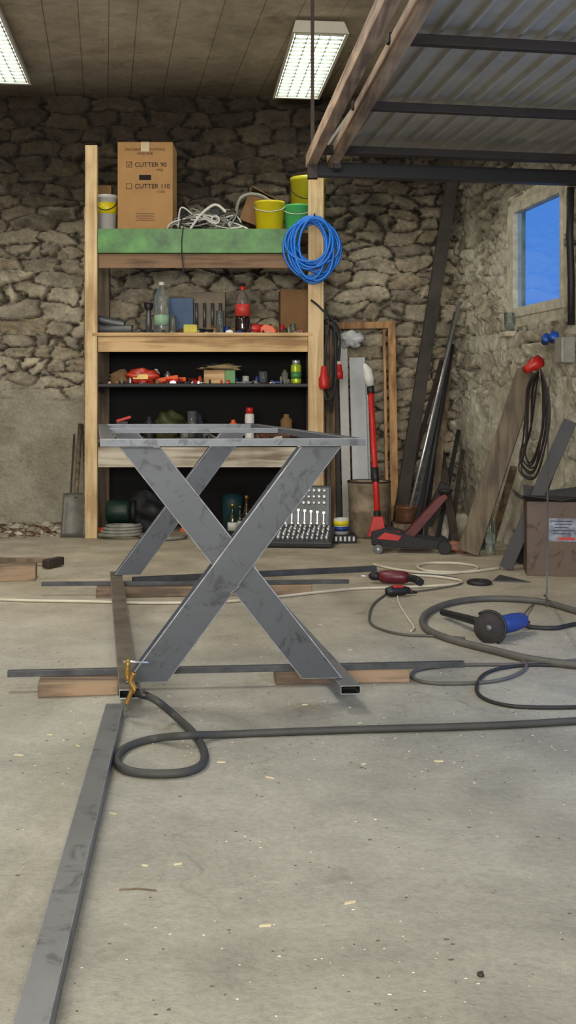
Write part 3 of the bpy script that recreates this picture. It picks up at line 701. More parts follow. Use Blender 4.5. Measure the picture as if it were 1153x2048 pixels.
def carton(label,u0,u1,vtop,Y,z,dep,m,rot=0,name='cardboard_box'):
    k=Y/F; w=(u1-u0)*k; h=H-(vtop-HV)*k-z
    t=thing(name,label,'box',TR(sp((u0+u1)/2,Y,z))@RZ(rot))
    g=G(); th=.004
    g.box((0,dep/2,th/2),(w,dep,th)); g.box((0,th/2,h/2),(w,th,h)); g.box((0,dep-th/2,h/2),(w,th,h)); g.box((-w/2+th/2,dep/2,h/2),(th,dep-2*th,h)); g.box((w/2-th/2,dep/2,h/2),(th,dep-2*th,h))
    part(t,'body',g,m,.001)
    for yc in(.25,.75):
        g=G(); g.box((0,dep*yc,h+.002),(w,dep*.49,.004)); part(t,'flap',g,m,.001)
    return t,w,h
# --- top shelf
bucket('white plastic pail with yellow label on top shelf',194,234,394,7.5,Z1,whitep,lid=whitep,stripe=yellow)
t,w,h=carton('tall printed brown cardboard box on the top shelf',235,345,285,7.38,Z1,.28,card)
MT=lambda x,z:TR((x,-.0012,z))@RX(90)
text(t,'print',"MACHINE FOR CUTTING",.024,MT(0,h-.055),ink,align='CENTER'); text(t,'print',"MACHINE",.024,MT(0,h-.082),ink,align='CENTER')
text(t,'print',"CUTTER 90",.043,MT(-.07,h-.163),ink,.001,off=.0005); text(t,'print',"(900)",.022,MT(.075,h-.192),ink)
text(t,'print',"CUTTER 110",.043,MT(-.07,h-.308),ink,.001,off=.0005); text(t,'print',"(1100)",.022,MT(.075,h-.337),ink)
for zc in(h-.148,h-.293):
    g=G()
    g.ext([(-.127,zc-.019),(-.088,zc-.019),(-.088,zc+.019),(-.127,zc+.019)],-.001,0,'y'); g.ext([(-.123,zc-.015),(-.092,zc-.015),(-.092,zc+.015),(-.123,zc+.015)],-.0016,-.001,'y',1)
    if zc>h-.2:
        g.box((-.112,-.002,h-.152),(.004,.001,.018),0,RY(-35).to_3x3()); g.box((-.1,-.002,h-.143),(.004,.001,.036),0,RY(35).to_3x3())
    part(t,'checkbox_print',g,[ink,card])
for i in range(5):
    g=G(); g.box((0,-.001,.12-.012*i),(.13-.02*(i%2),.001,.0025)); part(t,'small_print',g,ink)
g=G(); g.box((0,-.0012,h-.235),(.08,.004,.034)); part(t,'hand_hole',g,mat('hole_dark',(25,18,12),.9,0,0,5,0),.0015)
g=G(); g.box((0,-.002,h-.03),(.055,.001,.06)); g.box((0,.14,h+.0055),(.055,.285,.001)); part(t,'tape',g,mat('packing_tape',(200,176,136),.3))
t=thing('electric_motor','small grimy electric motor amid tangled wires on shelf','motor',sp(420,7.42,Z1))
g=G(); g.lathe([(0,0),(.05,0),(.06,.01),(.06,.12),(.05,.13),(0,.13)],(-.02,0,.062),20,R=RY(90).to_3x3())
for i in range(10): g.box((.045,0,.062),(.11,.13,.004),0,(RX(i*18)).to_3x3())
part(t,'housing',g,grime); g=G(); g.box((.04,0,.13),(.07,.07,.05)); part(t,'terminal_box',g,darkm,.005); g=G(); g.cyl((.11,0,.062),(.15,0,.062),.01); part(t,'shaft',g,steelb)
rr=random.Random(4)
for lab,m,n in(('white wires tangled in a heap on shelf',whitep,4),('black wires tangled in a heap on shelf',black,4),('grey wires tangled in a heap on shelf',grime,4)):
  for q in range(n):
    P=[]
    for i in range(9): P.append(sp(348+i*16+rr.uniform(-26,26),7.36+rr.uniform(-.05,.06),Z1+.012+abs(math.sin(i*.5+q))*.12*rr.uniform(.3,1.2)))
    P[0].z=Z1+.006;P[-1].z=Z1+.006
    cable('wire_bundle',lab,P,.0055,m,6)
t=thing('hand_lamp','white ring shaped tool hanging over shelf edge','tool',sp(440,7.3,Z1))
g=G(); g.tube([(.025*math.cos(a)-.03,-.02,.06+.025*math.sin(a)) for a in [i*math.pi/8 for i in range(16)]],.006,8,closed=True); part(t,'ring',g,whitep)
g=G(); g.tube(spl([(-.2,.0,.0),(-.12,-.02,.1),(-.03,-.02,.16),(.04,-.02,.11)],6),.009,8); part(t,'arm',g,whitep)
t=thing('cardboard_box','open brown cardboard box tilted among buckets','box',TR(sp(516,7.56,Z1+.05))@RY(20))
g=G(); g.box((0,0,.0),(.26,.2,.004)); g.box((0,-.1,.1),(.26,.004,.2)); g.box((-.13,0,.1),(.004,.2,.2)); g.box((.13,0,.1),(.004,.2,.2)); g.box((0,.1,.1),(.26,.004,.2)); part(t,'body',g,cardd)
g=G(); g.box((.02,0,.215),(.3,.22,.004),0,RY(8).to_3x3()); part(t,'flap',g,cardd)
g=G(); g.box((.02,-.104,.12),(.14,.002,.05)); part(t,'dark_print',g,ink)
g=G(); g.tube(spl([(-.16,-.13,.0),(-.17,-.13,.13),(-.08,-.13,.19),(.04,-.13,.17),(.1,-.13,.06)],6),.012,6); part(t,'grey_strap',g,grime)
bucket('small yellow plastic bucket on the top shelf',508,570,405,7.42,Z1,yellow,whitep)
bucket('green plastic bucket on the top shelf',567,622,412,7.44,Z1,green,whitep)
bucket('tall yellow plastic pail behind the post',580,652,357,7.68,Z1,mat('olive_yellow_plastic',(196,188,40),.45,0,.08),darkm,taper=.92)
carton('small flat carton behind white pail',196,222,372,7.7,Z1,.1,cardd)
cable('thin_cable','thin dark cord draped down from the shelf',[sp(372,7.36,Z1+.004),sp(368,7.29,Z1+.004),sp(366,7.257,Z1+.002),sp(365,7.258,Z1-.03),sp(363,7.258,1.95),sp(364,7.25,1.85),sp(366,7.245,1.76),sp(356,7.245,1.72),sp(352,7.245,1.71),sp(358,7.245,1.74)],.004,black)
P=[]
for i in range(16*24):
    a=i/24*2*math.pi; tt=i/(16*24)
    s_=.5+.5*math.sin(tt*47); Rv=64-22*s_; Ru=52-20*(.5+.5*math.sin(tt*41+.8))
    ox=8*math.sin(tt*29); drop=-(64-Rv)*.75+5*math.sin(tt*37)
    P.append(W(624+ox+Ru*math.cos(a),500+drop+Rv*math.sin(a),7.206+.042*math.sin(tt*31+a*.05)))
single('hose_coil','blue rubber air hose coiled and hung on the shelf post','hose',G().tube(P,.0085,8),blueh)
g=G(); g.cyl((sx(628),YS-.04,sz(441)),(sx(628),YS-.17,sz(437)),.006,n=8); single('hook','steel nail hook holding the blue hose','hook',g,darkm)
# --- second shelf
t=thing('metal_pipes','grimy metal pipe offcuts stacked on the shelf','pipes',sp(230,7.4,Z2))
for a,b,r_ in(((-.12,0,.03),(.12,-.03,.03),.028),((-.12,.07,.028),(.1,.09,.028),.026),((-.13,.03,.1),(.06,.02,.06),.03)):
    g=G(); g.cyl(a,b,r_,n=18,cap=False); g.cyl(a,b,r_*.85,n=18,cap=False); part(t,'pipe',g,steel)
t=thing('hand_tool','silver and black hand torch standing upright','torch',sp(297,7.45,Z2))
g=G(); g.lathe([(0,0),(.02,0),(.022,.1),(.016,.12),(.018,.16),(.03,.18),(.032,.21),(0,.215)],n=18,ms=[0,0,0,0,1,1,1]); part(t,'body',g,[steel,blackp])
bottle('empty clear plastic bottle with green label',323,30,564,7.4,Z2,petg,whitep,mat('green_label',(150,182,150),.5),lab=(.16,.36))
tumbler('small clear drinking glass on the shelf',346,15,632,7.4,Z2)
carton('small blue product box on the shelf',335,386,597,7.6,Z2,.12,mat('blue_card',(66,92,124),.6))
t,w,h=carton('worn carton standing among jars on shelf',384,450,585,7.65,Z2,.1,mat('grey_card',(128,116,98),.8))
for i in range(4): g=G(); g.cyl((-w*.36+i*w*.24,-.015,h*.2),(-w*.36+i*w*.24,-.015,h*.75),.012,n=10); part(t,'bit_holder',g,steel)
g=G(); p=sp(381,7.32,Z2+.028); g.box(p,(.09,.05,.055)); single('sponge','small yellow sponge block on shelf edge','sponge',g,mat('sponge',(205,194,90),.9,0,.15,30,.3),bevel=.006)
tumbler('clear glass jar on the shelf',440,18,622,7.4,Z2,name='glass_jar')
bottle('clear cola bottle with red cap and label',485,30,573,7.4,Z2,mat('cola_pet',(196,186,178),.1,0,.05,5,0,trans=.85),red,mat('red_label',(206,60,52),.5),fill=cola,lab=(.37,.62))
t=thing('tape_measure','orange tape measure lying on the shelf','tape measure',sp(536,7.38,Z2)); g=G(); g.ext([(-.05,0),(.05,0),(.055,.02),(.03,.05),(-.02,.062),(-.05,.04)],-.02,.02,'y'); part(t,'case',g,orange,.005); g=G(); g.box((.06,0,.008),(.03,.012,.006)); part(t,'blade_tip',g,yellow)
t=thing('power_tool','red and black cordless tool lying on shelf','power tool',sp(505,7.42,Z2)); g=G(); g.lathe([(0,0),(.03,.005),(.034,.08),(.025,.13),(0,.14)],(-.06,0,.036),16,R=RY(90).to_3x3()); part(t,'body',g,red); g=G(); g.box((-.04,0,.04),(.07,.075,.07)); part(t,'grip',g,blackp,.01)
carton('plain brown cardboard box on the middle shelf',561,617,580,7.6,Z2,.2,cardd,4)
tumbler('tiny clear glass cup near the post',586,13,648,7.36,Z2)
def clutter(seedn,cnt,u0,u1,z,Ya,Yb,mx=.06,label='small grimy tool part lying on the shelf',grp='small grimy parts on the shelves'):
    rr=random.Random(seedn)
    for i in range(cnt):
        p=sp(u0+(u1-u0)*(i+rr.random())/cnt,rr.uniform(Ya,Yb),z); a=rr.uniform(0,180); s=rr.uniform(.45,1)*mx
        g=G(TR(p)@RZ(a)); kind=rr.randrange(5)
        mm=rr.choice([grime,darkm,steel,grime,rust,whitep,bluep,red,cardd,blackp,steelb,orange])
        if kind==0: g.lathe([(0,0),(s*.6,0),(s*.65,s*.2),(s*.35,s*.3),(s*.35,s*.8),(0,s*.85)],n=12)
        elif kind==1: g.ext([(-s,0),(s,0),(s*.9,s*.5),(s*.2,s*.9),(-s*.8,s*.6)],-s*.4,s*.4,'y')
        elif kind==2: g.lathe([(0,0),(s*.4,0),(s*.42,s*1.3),(s*.2,s*1.5),(s*.2,s*1.7),(0,s*1.7)],n=12)
        elif kind==3: g.tube(spl([(-s*1.3,0,s*.12),(-s*.4,s*.3,s*.12),(s*.4,-s*.2,s*.5),(s*1.3,0,s*.12)],5),s*.12,8); g.box((s*1.3,0,s*.2),(s*.5,s*.3,s*.35))
        else: g.cyl((-s,0,s*.25),(s*1.2,0,s*.25),s*.25,n=10); g.box((s*.9,0,s*.3),(s*.5,s*.6,s*.6))
        single('tool_part',label,'tool part',g,mm,bevel=.002,group=grp)
clutter(1,30,262,612,Z2,7.48,7.56,.07)
clutter(11,22,265,612,Z2,7.31,7.34,.03)
clutter(31,10,350,500,Z1,7.48,7.6,.09)
# --- third shelf
g=G(); g.blob(sp(281,7.38,Z3+.042),(.09,.05,.05),0,3,.5,24,14); g.box(sp(281,7.335,Z3+.045),(.1,.012,.03),1); single('snack_bag','crumpled red and yellow snack bag','bag',g,[mat('red_foil',(205,60,40),.35,0,.3,14,.2),mat('yellow_foil',(230,190,90),.35)])
g=G(); g.blob(sp(240,7.45,Z3+.04),(.07,.05,.045),0,8,.4); single('cloth_rag','crumpled tan work rag on shelf','rag',g,mat('tan_cloth',(130,100,66),.9,0,.2,12,.3))
t=thing('clamp_tool','orange plastic clamps piled on the shelf','clamp',sp(342,7.38,Z3))
g=G(); g.beam((-.09,0,.02),(.05,-.02,.045),.03,.03); g.beam((-.02,.03,.02),(.1,0,.03),.025,.03); part(t,'body',g,orange,.006); g=G(); g.cyl((-.03,-.03,.02),(.08,-.03,.02),.012); part(t,'handle',g,red)
t=thing('wooden_box','small wooden box with green end panel','box',sp(440,7.42,Z3)); g=G(); g.box((-.035,0,.045),(.14,.12,.09)); part(t,'body',g,pinex,.003); g=G(); g.box((.07,0,.045),(.07,.12,.088)); part(t,'green_panel',g,greenp,.003)
g=G(); q=sp(442,7.42,Z3+.11); g.blob(q,(.13,.06,.02),0,5,.5,24,10); g.blob(q+V((-.06,-.02,.01)),(.06,.03,.018),1,2,.4); single('work_gloves','dirty work gloves draped over wooden box','gloves',g,[mat('tan_glove',(150,130,92),.9,0,.2,20,.3),black])
tumbler('small clear drinking glass with tools',526,18,743,7.4,Z3)
g=G(); g.lathe([(0,0),(.008,0),(.008,.045),(.003,.047),(.003,.05),(0,.05)],sp(562,7.36,Z3),12); single('battery','small cylindrical battery standing on shelf','battery',g,grime)
spray('tall yellow and green drink can',592,21,720,7.36,Z3,mat('lime_can',(180,200,50),.3,.3),steelb,mat('green_can',(70,130,70),.4),name='drink_can')
clutter(2,30,212,600,Z3,7.45,7.6,.07)
clutter(12,24,212,590,Z3,7.32,7.34,.028)
# --- fourth shelf
spray('white spray can with red cap',499,19,815,7.4,Z4,whitep,red,mat('blue_band',(50,60,110),.4))
g=G(); g.blob(sp(335,7.5,Z4+.09),(.11,.08,.1),0,9,.45,20,12); single('plastic_sack','crumpled dark olive plastic sack','sack',g,mat('olive_sack',(60,62,32),.5,0,.3,12,.2))
tumbler('clear jar standing on the lower shelf',384,20,822,7.45,Z4,name='glass_jar')
g=G(); g.blob(sp(392,7.6,Z4+.08),(.06,.05,.08),0,4,.4); single('cloth_rag','dark crumpled rag on lower shelf','rag',g,mat('dark_cloth',(50,50,60),.9,0,.2,12,.3))
g=G(); g.beam(sp(233,7.38,Z4+.12),sp(262,7.38,Z4+.15),.03,.02); g.box(sp(245,7.4,Z4+.06),(.08,.06,.12),1); single('stapler','small red handled hand stapler','tool',g,[red,blackp],bevel=.004)
clutter(6,24,210,600,Z4,7.45,7.6,.11)
# --- floor under shelf
gb=mat('green_bottle',(30,44,30),.1,0,.1,5,0,coat=.6)
beer('dark beer bottle with pale label on floor',465,20,1008,7.35,0,gb,whitep,brass)
beer('brown beer bottle with cream label on floor',493,16,992,7.4,0,mat('brown_bottle',(60,40,24),.1,0,.1,5,0,coat=.6),mat('cream_label',(200,190,150),.6),brass)
beer('dark glass bottle with gold cap',480,14,1012,7.6,0,gb,whitep,brass)
t=thing('bench_grinder','small dark green electric bench machine on the floor','machine',sp(240,7.55,0))
dg=mat('dark_green_paint',(20,48,34),.5)
g=G(); g.lathe([(0,0),(.07,0),(.08,.02),(.08,.14),(.07,.16),(0,.16)],(-.09,0,.15),24,R=RY(90).to_3x3()); part(t,'motor',g,dg)
g=G(); g.box((0,0,.035),(.2,.16,.07)); part(t,'base',g,dg,.008)
g=G(); g.lathe([(0,0),(.075,0),(.075,.03),(0,.03)],(.08,0,.15),24,R=RY(90).to_3x3()); part(t,'wheel',g,darkm)
g=G(); P=[]
for i in range(4*24):
    a=i/24*2*math.pi; j=i/24
    P.append(sp(238,7.26,.014)+V((.14*(1-j*.06)*math.cos(a)+.01*j,.09*math.sin(a),.02*j)))
P=[sp(372,7.22,.014),sp(350,7.14,.014),sp(310,7.13,.014)]+P
g.tube(spl(P,2),.011,8)
single('flexible_conduit','grey flexible conduit coiled on the floor','conduit',g,grime)
g=G(); g.lathe([(0,0),(.07,0),(.075,.2),(.07,.24),(.03,.26),(0,.26)],sp(465,7.7,0)+V((0,0,.0)),20); single('gas_canister','teal blue metal canister beneath the shelf','canister',g,mat('teal_paint',(36,74,84),.5))
g=G(); p=sp(535,7.72,.0); g.lathe([(.07,0),(.08,.01),(.08,.18),(.07,.19),(.02,.2),(0,.2)],p,24); single('metal_pot','dark round metal pot under the shelf','pot',g,darkm)
g=G(); g.blob(sp(290,7.62,.12),(.14,.1,.13),0,11,.45,20,12); single('plastic_sack','crumpled dark plastic sack beneath the shelf','sack',g,black)
clutter(41,8,205,450,0,7.5,7.75,.09,'grimy part lying under the shelving','grimy parts under the shelving')
# socket set
t=thing('socket_set','open black case with chrome sockets and wrenches','tool set',TR(FL(594,1097))@RZ(-6))
R12=RX(13); cg=mat('case_grey',(52,54,54),.5); st_=mat('silver_tray',(86,88,88),.4,.4)
cw=.43
g=G(R12); g.box((0,.16,.02),(cw,.3,.035)); part(t,'case_base',g,cg,.008)
g=G(R12); g.box((0,.16,.039),(cw-.03,.27,.004)); part(t,'tray',g,st_,.001)
ML=TR((-.02,.31,.1))@RX(78)
g=G(ML); g.box((0,.13,0),(cw,.27,.03)); part(t,'case_lid',g,cg,.008)
g=G(ML); g.box((0,.13,.016),(cw-.04,.24,.004)); part(t,'lid_tray',g,st_,.001)
g=G(); g.lathe([(0,0),(.0105,0),(.0105,.026),(.006,.026),(.006,.012),(0,.012)],n=14); sockme=None
def sock(loc,rx,s):
    global sockme
    if sockme is None:
        o=part(t,'socket',g,steelb); sockme=o
    else:
        o=sockme.copy(); bpy.context.collection.objects.link(o); o.parent=t
    o.location=loc; o.rotation_euler=(math.radians(rx),0,0); o.scale=(s,s,s)
for j in range(5):
    for i in range(13):
        sock(R12@V((-.18+i*.030,.04+j*.052,.041)),13,.75+.5*((i*7+j*3)%5)/5)
for j in range(3):
    for i in range(11):
        sock(ML@V((-.165+i*.033,.15+j*.04,.018)),78,.8+.35*((i*5+j)%4)/4)
for i in range(9):
    g=G(ML); x=-.165+i*.041; L_=.10-.004*i
    g.beam((x,.02,.024),(x,.02+L_,.024),.007,.005); g.lathe([(.005,0),(.011,0),(.011,.006),(.005,.006)],(x,.02,.021),12); g.box((x,.02+L_,.024),(.017,.014,.006)); part(t,'wrench',g,steelb)
g=G(); p=FL(594,1090); g.box((p.x,p.y+.33,.035),(.3,.05,.07)); single('timber_offcut','small timber offcut propping up the tool case','timber block',g,woodbx,bevel=.003)
t=thing('battery_tray','black slotted battery tray standing on the floor','tray',FL(690,1087)); g=G(); g.box((0,.09,.025),(.15,.18,.05)); part(t,'base',g,blackp,.006)
for i in range(5): g=G(); g.box((-.056+i*.028,-.003,.03),(.016,.008,.03)); part(t,'terminal',g,steelb,.002)
p=FL(690,1087); t=thing('paint_can','small tin can with blue and yellow label','can',V((p.x-.02,p.y+.1,.0505))); g=G(); g.lathe([(0,0),(.05,0),(.05,.1),(.047,.1),(.047,.09),(0,.09)],n=24); part(t,'body',g,whitep); g=G(); g.lathe([(.04,.02),(.051,.02),(.051,.05),(.04,.05)],n=24); part(t,'blue_label',g,bluep); g=G(); g.lathe([(.04,.055),(.051,.055),(.051,.085),(.04,.085)],n=24); part(t,'yellow_label',g,yellow)

# ---------------- left side
t=thing('shovel','steel shovel leaning on the plastered masonry','shovel',FL(145,1075))
g=G(); vs=[]
p0=FL(145,1076)
for j in range(8):
    for i in range(9):
        x=(i-4)/4*.082; zz=.0+j/7*.285; y=.02*(1-(i-4)**2/16)+zz*.35
        vs.append((p0.x+x,p0.y+y,zz+.004))
g.add(vs,[(j*9+i,j*9+i+1,(j+1)*9+i+1,(j+1)*9+i) for j in range(7) for i in range(8)],0,True); o=part(t,'blade',g,mat('worn_blade_steel',(104,100,92),.5,.4,.3,8,.1),world=True); md=o.modifiers.new('S','SOLIDIFY'); md.thickness=.004
g=G(); g.cyl(p0+V((0,.11,.25)),W(160,850,7.95),.016,n=12); part(t,'handle',g,woodb,world=True)
bar('dark rusty rod leaning on the plastered masonry',FL(171,1060),W(166,848,7.99),.014,.014,rustb,'steel_rod',False)
bar('dark rusty rod leaning on the plastered masonry',FL(137,1060),W(148,868,7.99),.012,.012,rustb,'steel_rod',False)
g=G(); rr=random.Random(12)
for i in range(420):
    u=rr.uniform(-120,175); vv=rr.uniform(1050,1062)+abs(rr.gauss(0,7)); p=FL(u,max(1054,vv)); s=rr.uniform(.004,.022)*(1.6 if vv<1066 else 1)
    g.blob(p+V((0,0,s*.5)),(s*rr.uniform(.8,1.8),s,s*.7),rr.randrange(3),i,.5,6,4)
single('rubble','small stones and debris along the masonry foot','rubble',g,[mat('rubble_stone',(140,126,104),.9),mat('rubble_brown',(96,70,54),.9),mat('rubble_pale',(180,172,154),.9)],kind='stuff')
t=thing('sledge_hammer','old hammer with dark handle lying down','hammer',FL(95,1122))
g=G(); g.beam(FL(-60,1119,.03),FL(100,1121,.03),.03,.025); part(t,'handle',g,woodb,.004,world=True)
g=G(); g.beam(FL(90,1128,.03),FL(122,1121,.03),.045,.045); part(t,'head',g,rustb,.006,world=True)

# ---------------- right rear corner
def lean(name,label,a,b,w,h,m,cat='beam',up=(0,-1,0),hollow=False,bv=.003):
    g=G()
    if hollow: g.tubebar(a,b,w,h,.003,0,1,up)
    else: g.beam(a,b,w,h,0,up)
    return single(name,label,cat,g,[m,steelin],bevel=bv)
lean('timber_beam','tall dark timber beam leaning in the masonry corner',FL(795,1066),W(905,362,7.9),.085,.07,mat('tarred_wood',(60,54,48),.8,0,.3,5,.2))
lean('steel_tube','dark steel tube leaning in the masonry corner',FL(822,1075),W(912,625,7.75),.03,.03,steeld,'steel tube',hollow=True)
g=G(); g.cyl(FL(806,1078),W(919,605,7.68),.010,n=12); single('steel_pipe','bright thin steel pipe leaning in the corner','pipe',g,steelb)
g=G(); g.cyl(FL(838,1080),W(905,690,7.7),.016,n=12); single('steel_pipe','dull grey steel pipe leaning in the corner','pipe',g,darkm)
lean('timber_batten','brown timber batten leaning in the corner',FL(862,1080),W(900,700,7.85),.05,.03,woodb)
lean('steel_flat_bar','short rusty flat bar leaning on the masonry',FL(912,1090),W(880,890,7.6),.05,.02,rustb,'steel bar')
for i,(ub,vb,ut,vt) in enumerate(((790,1064,884,720),(826,1082,896,760),(850,1078,886,800),(874,1084,918,860),(900,1088,926,900))):
    lean('steel_flat_bar','thin dark rusty bar leaning in the corner',FL(ub,vb),W(ut,vt,7.82-.05*i),.03,.014,darkm if i%2 else rustb,'steel bar')
t=thing('window_frame','old unpainted timber frame leaning on the masonry','frame',W(725,1055,7.85))
for a,b,w in((FL(790,1062),W(783,645,7.96),.055),(W(655,652,7.97),W(788,650,7.96),.05),(FL(665,1062),W(660,645,7.97),.05),(FL(775,1063),W(768,660,7.95),.02)):
    g=G(); g.beam(a,b,w,.04,0,(0,-1,0)); part(t,'rail' if abs(a.z-b.z)<.1 else 'stile',g,woodr,.003,world=True)
for u0,u1,vt,m,Yo in((676,694,668,whitep,7.7),(698,730,715,mat('pale_grey_panel',(176,178,180),.4,0,.1,5,.05),7.62),(664,674,640,mat('grey_board',(90,86,80),.7),7.8),(712,735,735,mat('milky_plastic',(196,198,196),.3,0,.12,9,.3),7.68)):
    lean('wrapped_panel','narrow grey panel wrapped in plastic leaning upright',FL((u0+u1)/2+10,1050+ (7.85-Yo)*60),W((u0+u1)/2,vt,Yo+.12),(u1-u0)*Yo/F,.02,m,'panel')
g=G(); g.blob(W(700,680,7.72),(.07,.03,.05),0,3,.6,20,12); single('plastic_wrap','crumpled clear plastic wrap atop the panels','plastic wrap',g,mat('milky_plastic',(196,198,196)))
for i,(u0,u1,vt) in enumerate(((642,650,630),(651,656,622),(658,667,655))):
    lean('timber_batten','dark brown timber batten standing upright',FL(u0+6,1068),W(u0+3,vt,7.9),.025,.03,woodb)
t=thing('extension_lead','black lead with red industrial plug hanging','extension lead',W(650,740,7.3))
g=G(); g.lathe([(0,0),(.03,0),(.035,.02),(.035,.07),(.025,.09),(.018,.15),(0,.15)],W(648,778,7.22),18); part(t,'plug',g,red,world=True)
for pp in([W(649,738,7.22),W(652,690,7.2),W(657,640,7.22),W(640,615,7.24),W(622,600,7.22)],[W(648,780,7.22),W(655,800,7.2),W(668,785,7.22),W(672,740,7.26),W(668,650,7.27),W(650,625,7.26)]):
    g=G(); g.tube(spl(pp,8),.007,8); part(t,'cable',g,black,world=True)
t=thing('power_plug','red and white industrial plug hanging on cable','plug',W(678,750,7.4))
g=G(); g.lathe([(0,0),(.028,0),(.028,.05),(.022,.055),(.018,.1),(.012,.12),(0,.12)],W(678,758,7.4),18,ms=[0,0,0,0,1,1,1,1]); part(t,'body',g,[red,whitep],world=True)
g=G(); g.tube(spl([W(678,722,7.4),W(680,690,7.4),W(676,655,7.42),W(660,640,7.4),W(650,640,7.38)],8),.007,8); part(t,'cable',g,black,world=True)
for q in range(3):
    cable('looped_cable','dark cable looped beside the shelf post',[W(640+q*3,640,7.42+q*.03),W(668+q*3,660+q*6,7.4+q*.03),W(676-q*4,720,7.4+q*.03),W(660+q*2,780+q*22,7.4+q*.03),W(645,740,7.42+q*.03),W(648,670,7.42+q*.03)],.007,rustb if q==1 else black)
t=thing('metal_bin','rusty pale metal bin standing on the floor','bin',sp(738,7.35,0))
g=G(); g.lathe([(0,0),(.125,0),(.13,.02),(.135,.17),(.14,.18),(.135,.19),(.14,.34),(.143,.36),(.14,.37),(.132,.37),(.125,.03),(0,.03)],n=32); part(t,'body',g,mat('rusty_cream_paint',(142,126,104),.7,.2,.4,9,.15))
g=G(); g.tube([(.142*math.cos(a),.142*math.sin(a),.37) for a in [i*math.pi/16 for i in range(32)]],.006,6,closed=True); part(t,'rim',g,rustb)
# floor jack
jb=FL(812,1106); jk=mat('jack_black_paint',(18,18,20),.6,0,.2,8,.05)
t=thing('floor_jack','black and red trolley floor jack with long red handle','car jack',TR(jb+V((0,.08,0)))@RZ(-4))
for y in(-.1,.1):
    g=G(); g.ext([(-.2,.05),(-.2,.13),(-.12,.15),(.05,.1),(.24,.07),(.26,.03),(.2,.03),(-.1,.035)],y-.005,y+.005,'y'); part(t,'side_plate',g,jk,.003)
    g=G(); g.ext([(-.17,.085),(-.12,.125),(-.02,.105),(-.04,.075)],y-.008,y+.008,'y'); part(t,'red_side_panel',g,red,.002)
g=G(); g.box((-.14,0,.09),(.08,.19,.07)); part(t,'pump_block',g,jk,.003)
g=G(); g.box((.05,0,.05),(.2,.19,.012)); part(t,'chassis_plate',g,jk,.003)
for x,y in((.23,-.125),(.23,.125)):
    g=G(); g.cyl((x,y-.02,.04),(x,y+.02,.04),.04,n=22); part(t,'wheel',g,jk,.004)
for x,y in((-.17,-.12),(-.17,.12)):
    g=G(); g.cyl((x+.01,y-.012,.028),(x+.01,y+.012,.028),.028,n=20); g.cyl((x+.01,y-.014,.028),(x+.01,y+.014,.028),.01,n=12,m=1); g.box((x,y,.062),(.05,.03,.012),2); part(t,'caster',g,[steel,steelb,jk],.002)
g=G(); g.ext([(-.06,.07),(.0,.11),(.2,.33),(.24,.35),(.26,.33),(.05,.08)],-.045,.045,'y'); part(t,'lifting_arm',g,mat('dark_red_paint',(96,28,24),.5,0,.3),.004)
g=G(); g.lathe([(0,0),(.035,0),(.045,.02),(.045,.03),(0,.03)],(.245,0,.345),18); part(t,'saddle',g,darkm)
g=G(); g.ext([(-.22,.09),(-.11,.1),(-.13,.21),(-.19,.21)],-.035,.035,'y'); part(t,'handle_socket',g,red,.004)
hb=jb+V((-.16,.08,.15)); ht=W(741,772,7.0)
g=G(); g.cyl(hb,ht,.019,n=16); part(t,'handle',g,red,world=True)
for a,b in((.0,.1),(.3,.4),(.94,1.0)): g=G(); g.cyl(hb.lerp(ht,a),hb.lerp(ht,b),.023,n=16); part(t,'grip',g,blackp,world=True)
g=G(); g.tube([ht,ht+V((-.01,0,.05)),ht+V((-.02,0,.1)),ht+V((-.04,0,.14))],[.025,.034,.03,.012],12); part(t,'plastic_cover',g,whitep,world=True)
t=thing('copper_pot','dented brown metal pot standing on a crate','pot',sp(815,7.3,0)); g=G(); g.lathe([(0,.1),(.075,.1),(.085,.12),(.08,.16),(.09,.2),(.095,.21),(.085,.21),(.075,.13),(0,.13)],n=26); part(t,'bowl',g,mat('copper_brown',(120,84,62),.4,.5,.25)); g=G(); g.box((0,0,.05),(.2,.2,.1)); part(t,'crate',g,woodb,.004)
lean('steel_channel','black steel channel leaning behind the jack',FL(838,1078),W(892,968,7.2),.07,.04,darkm,'steel bar',hollow=True)
g=G(); g.blob(FL(905,1075)+V((0,0,.07)),(.09,.07,.085),0,6,.5,24,14); single('plastic_bag','crumpled white plastic bag on the floor','bag',g,mat('white_bag',(196,190,172),.5,0,.15,9,.3))
g=G(); g.blob(FL(915,1105)+V((0,0,.03)),(.08,.05,.035),0,2,.5,20,10); single('cloth_rag','pinkish crumpled rag on the floor','rag',g,mat('pink_rag',(150,104,86),.9,0,.2,12,.3))
beer('clear empty glass bottle standing by plank',981,20,1012,6.5,0,glass,glass,glass)
lean('timber_plank','wide weathered timber plank leaning on the plastered masonry',FL(930,1112)+V((.02,0,.02)),RW(1056,742,.1),.125,.045,woodmat('grey_brown_plank',(76,65,52),(114,100,80),2),'plank',up=(-.3,-1,0))
jb2=mat('black_profile_steel',(28,29,32),.5,.2,.2,8,.05)
lean('steel_angle','long black steel profile leaning on the wall',FL(1012,1140)+V((0,0,.01)),RW(1141,842,.1),.07,.04,jb2,'steel bar',up=(-.3,-1,0),hollow=True)
lean('steel_angle','short black steel profile leaning on the wall',FL(962,1100)+V((0,0,.01)),RW(1024,928,.1)+V((-.1,0,0)),.06,.04,jb2,'steel bar',hollow=True)
lean('steel_angle','short black steel profile leaning near the canister',FL(1034,1128)+V((0,0,.01)),RW(1120,930,.1)+V((-.05,0,0)),.065,.03,jb2,'steel bar',hollow=True)
lean('timber_batten','short brown batten propped against the wide plank',FL(985,1085)+V((0,0,.01)),RW(1028,935,.12),.04,.03,woodb)
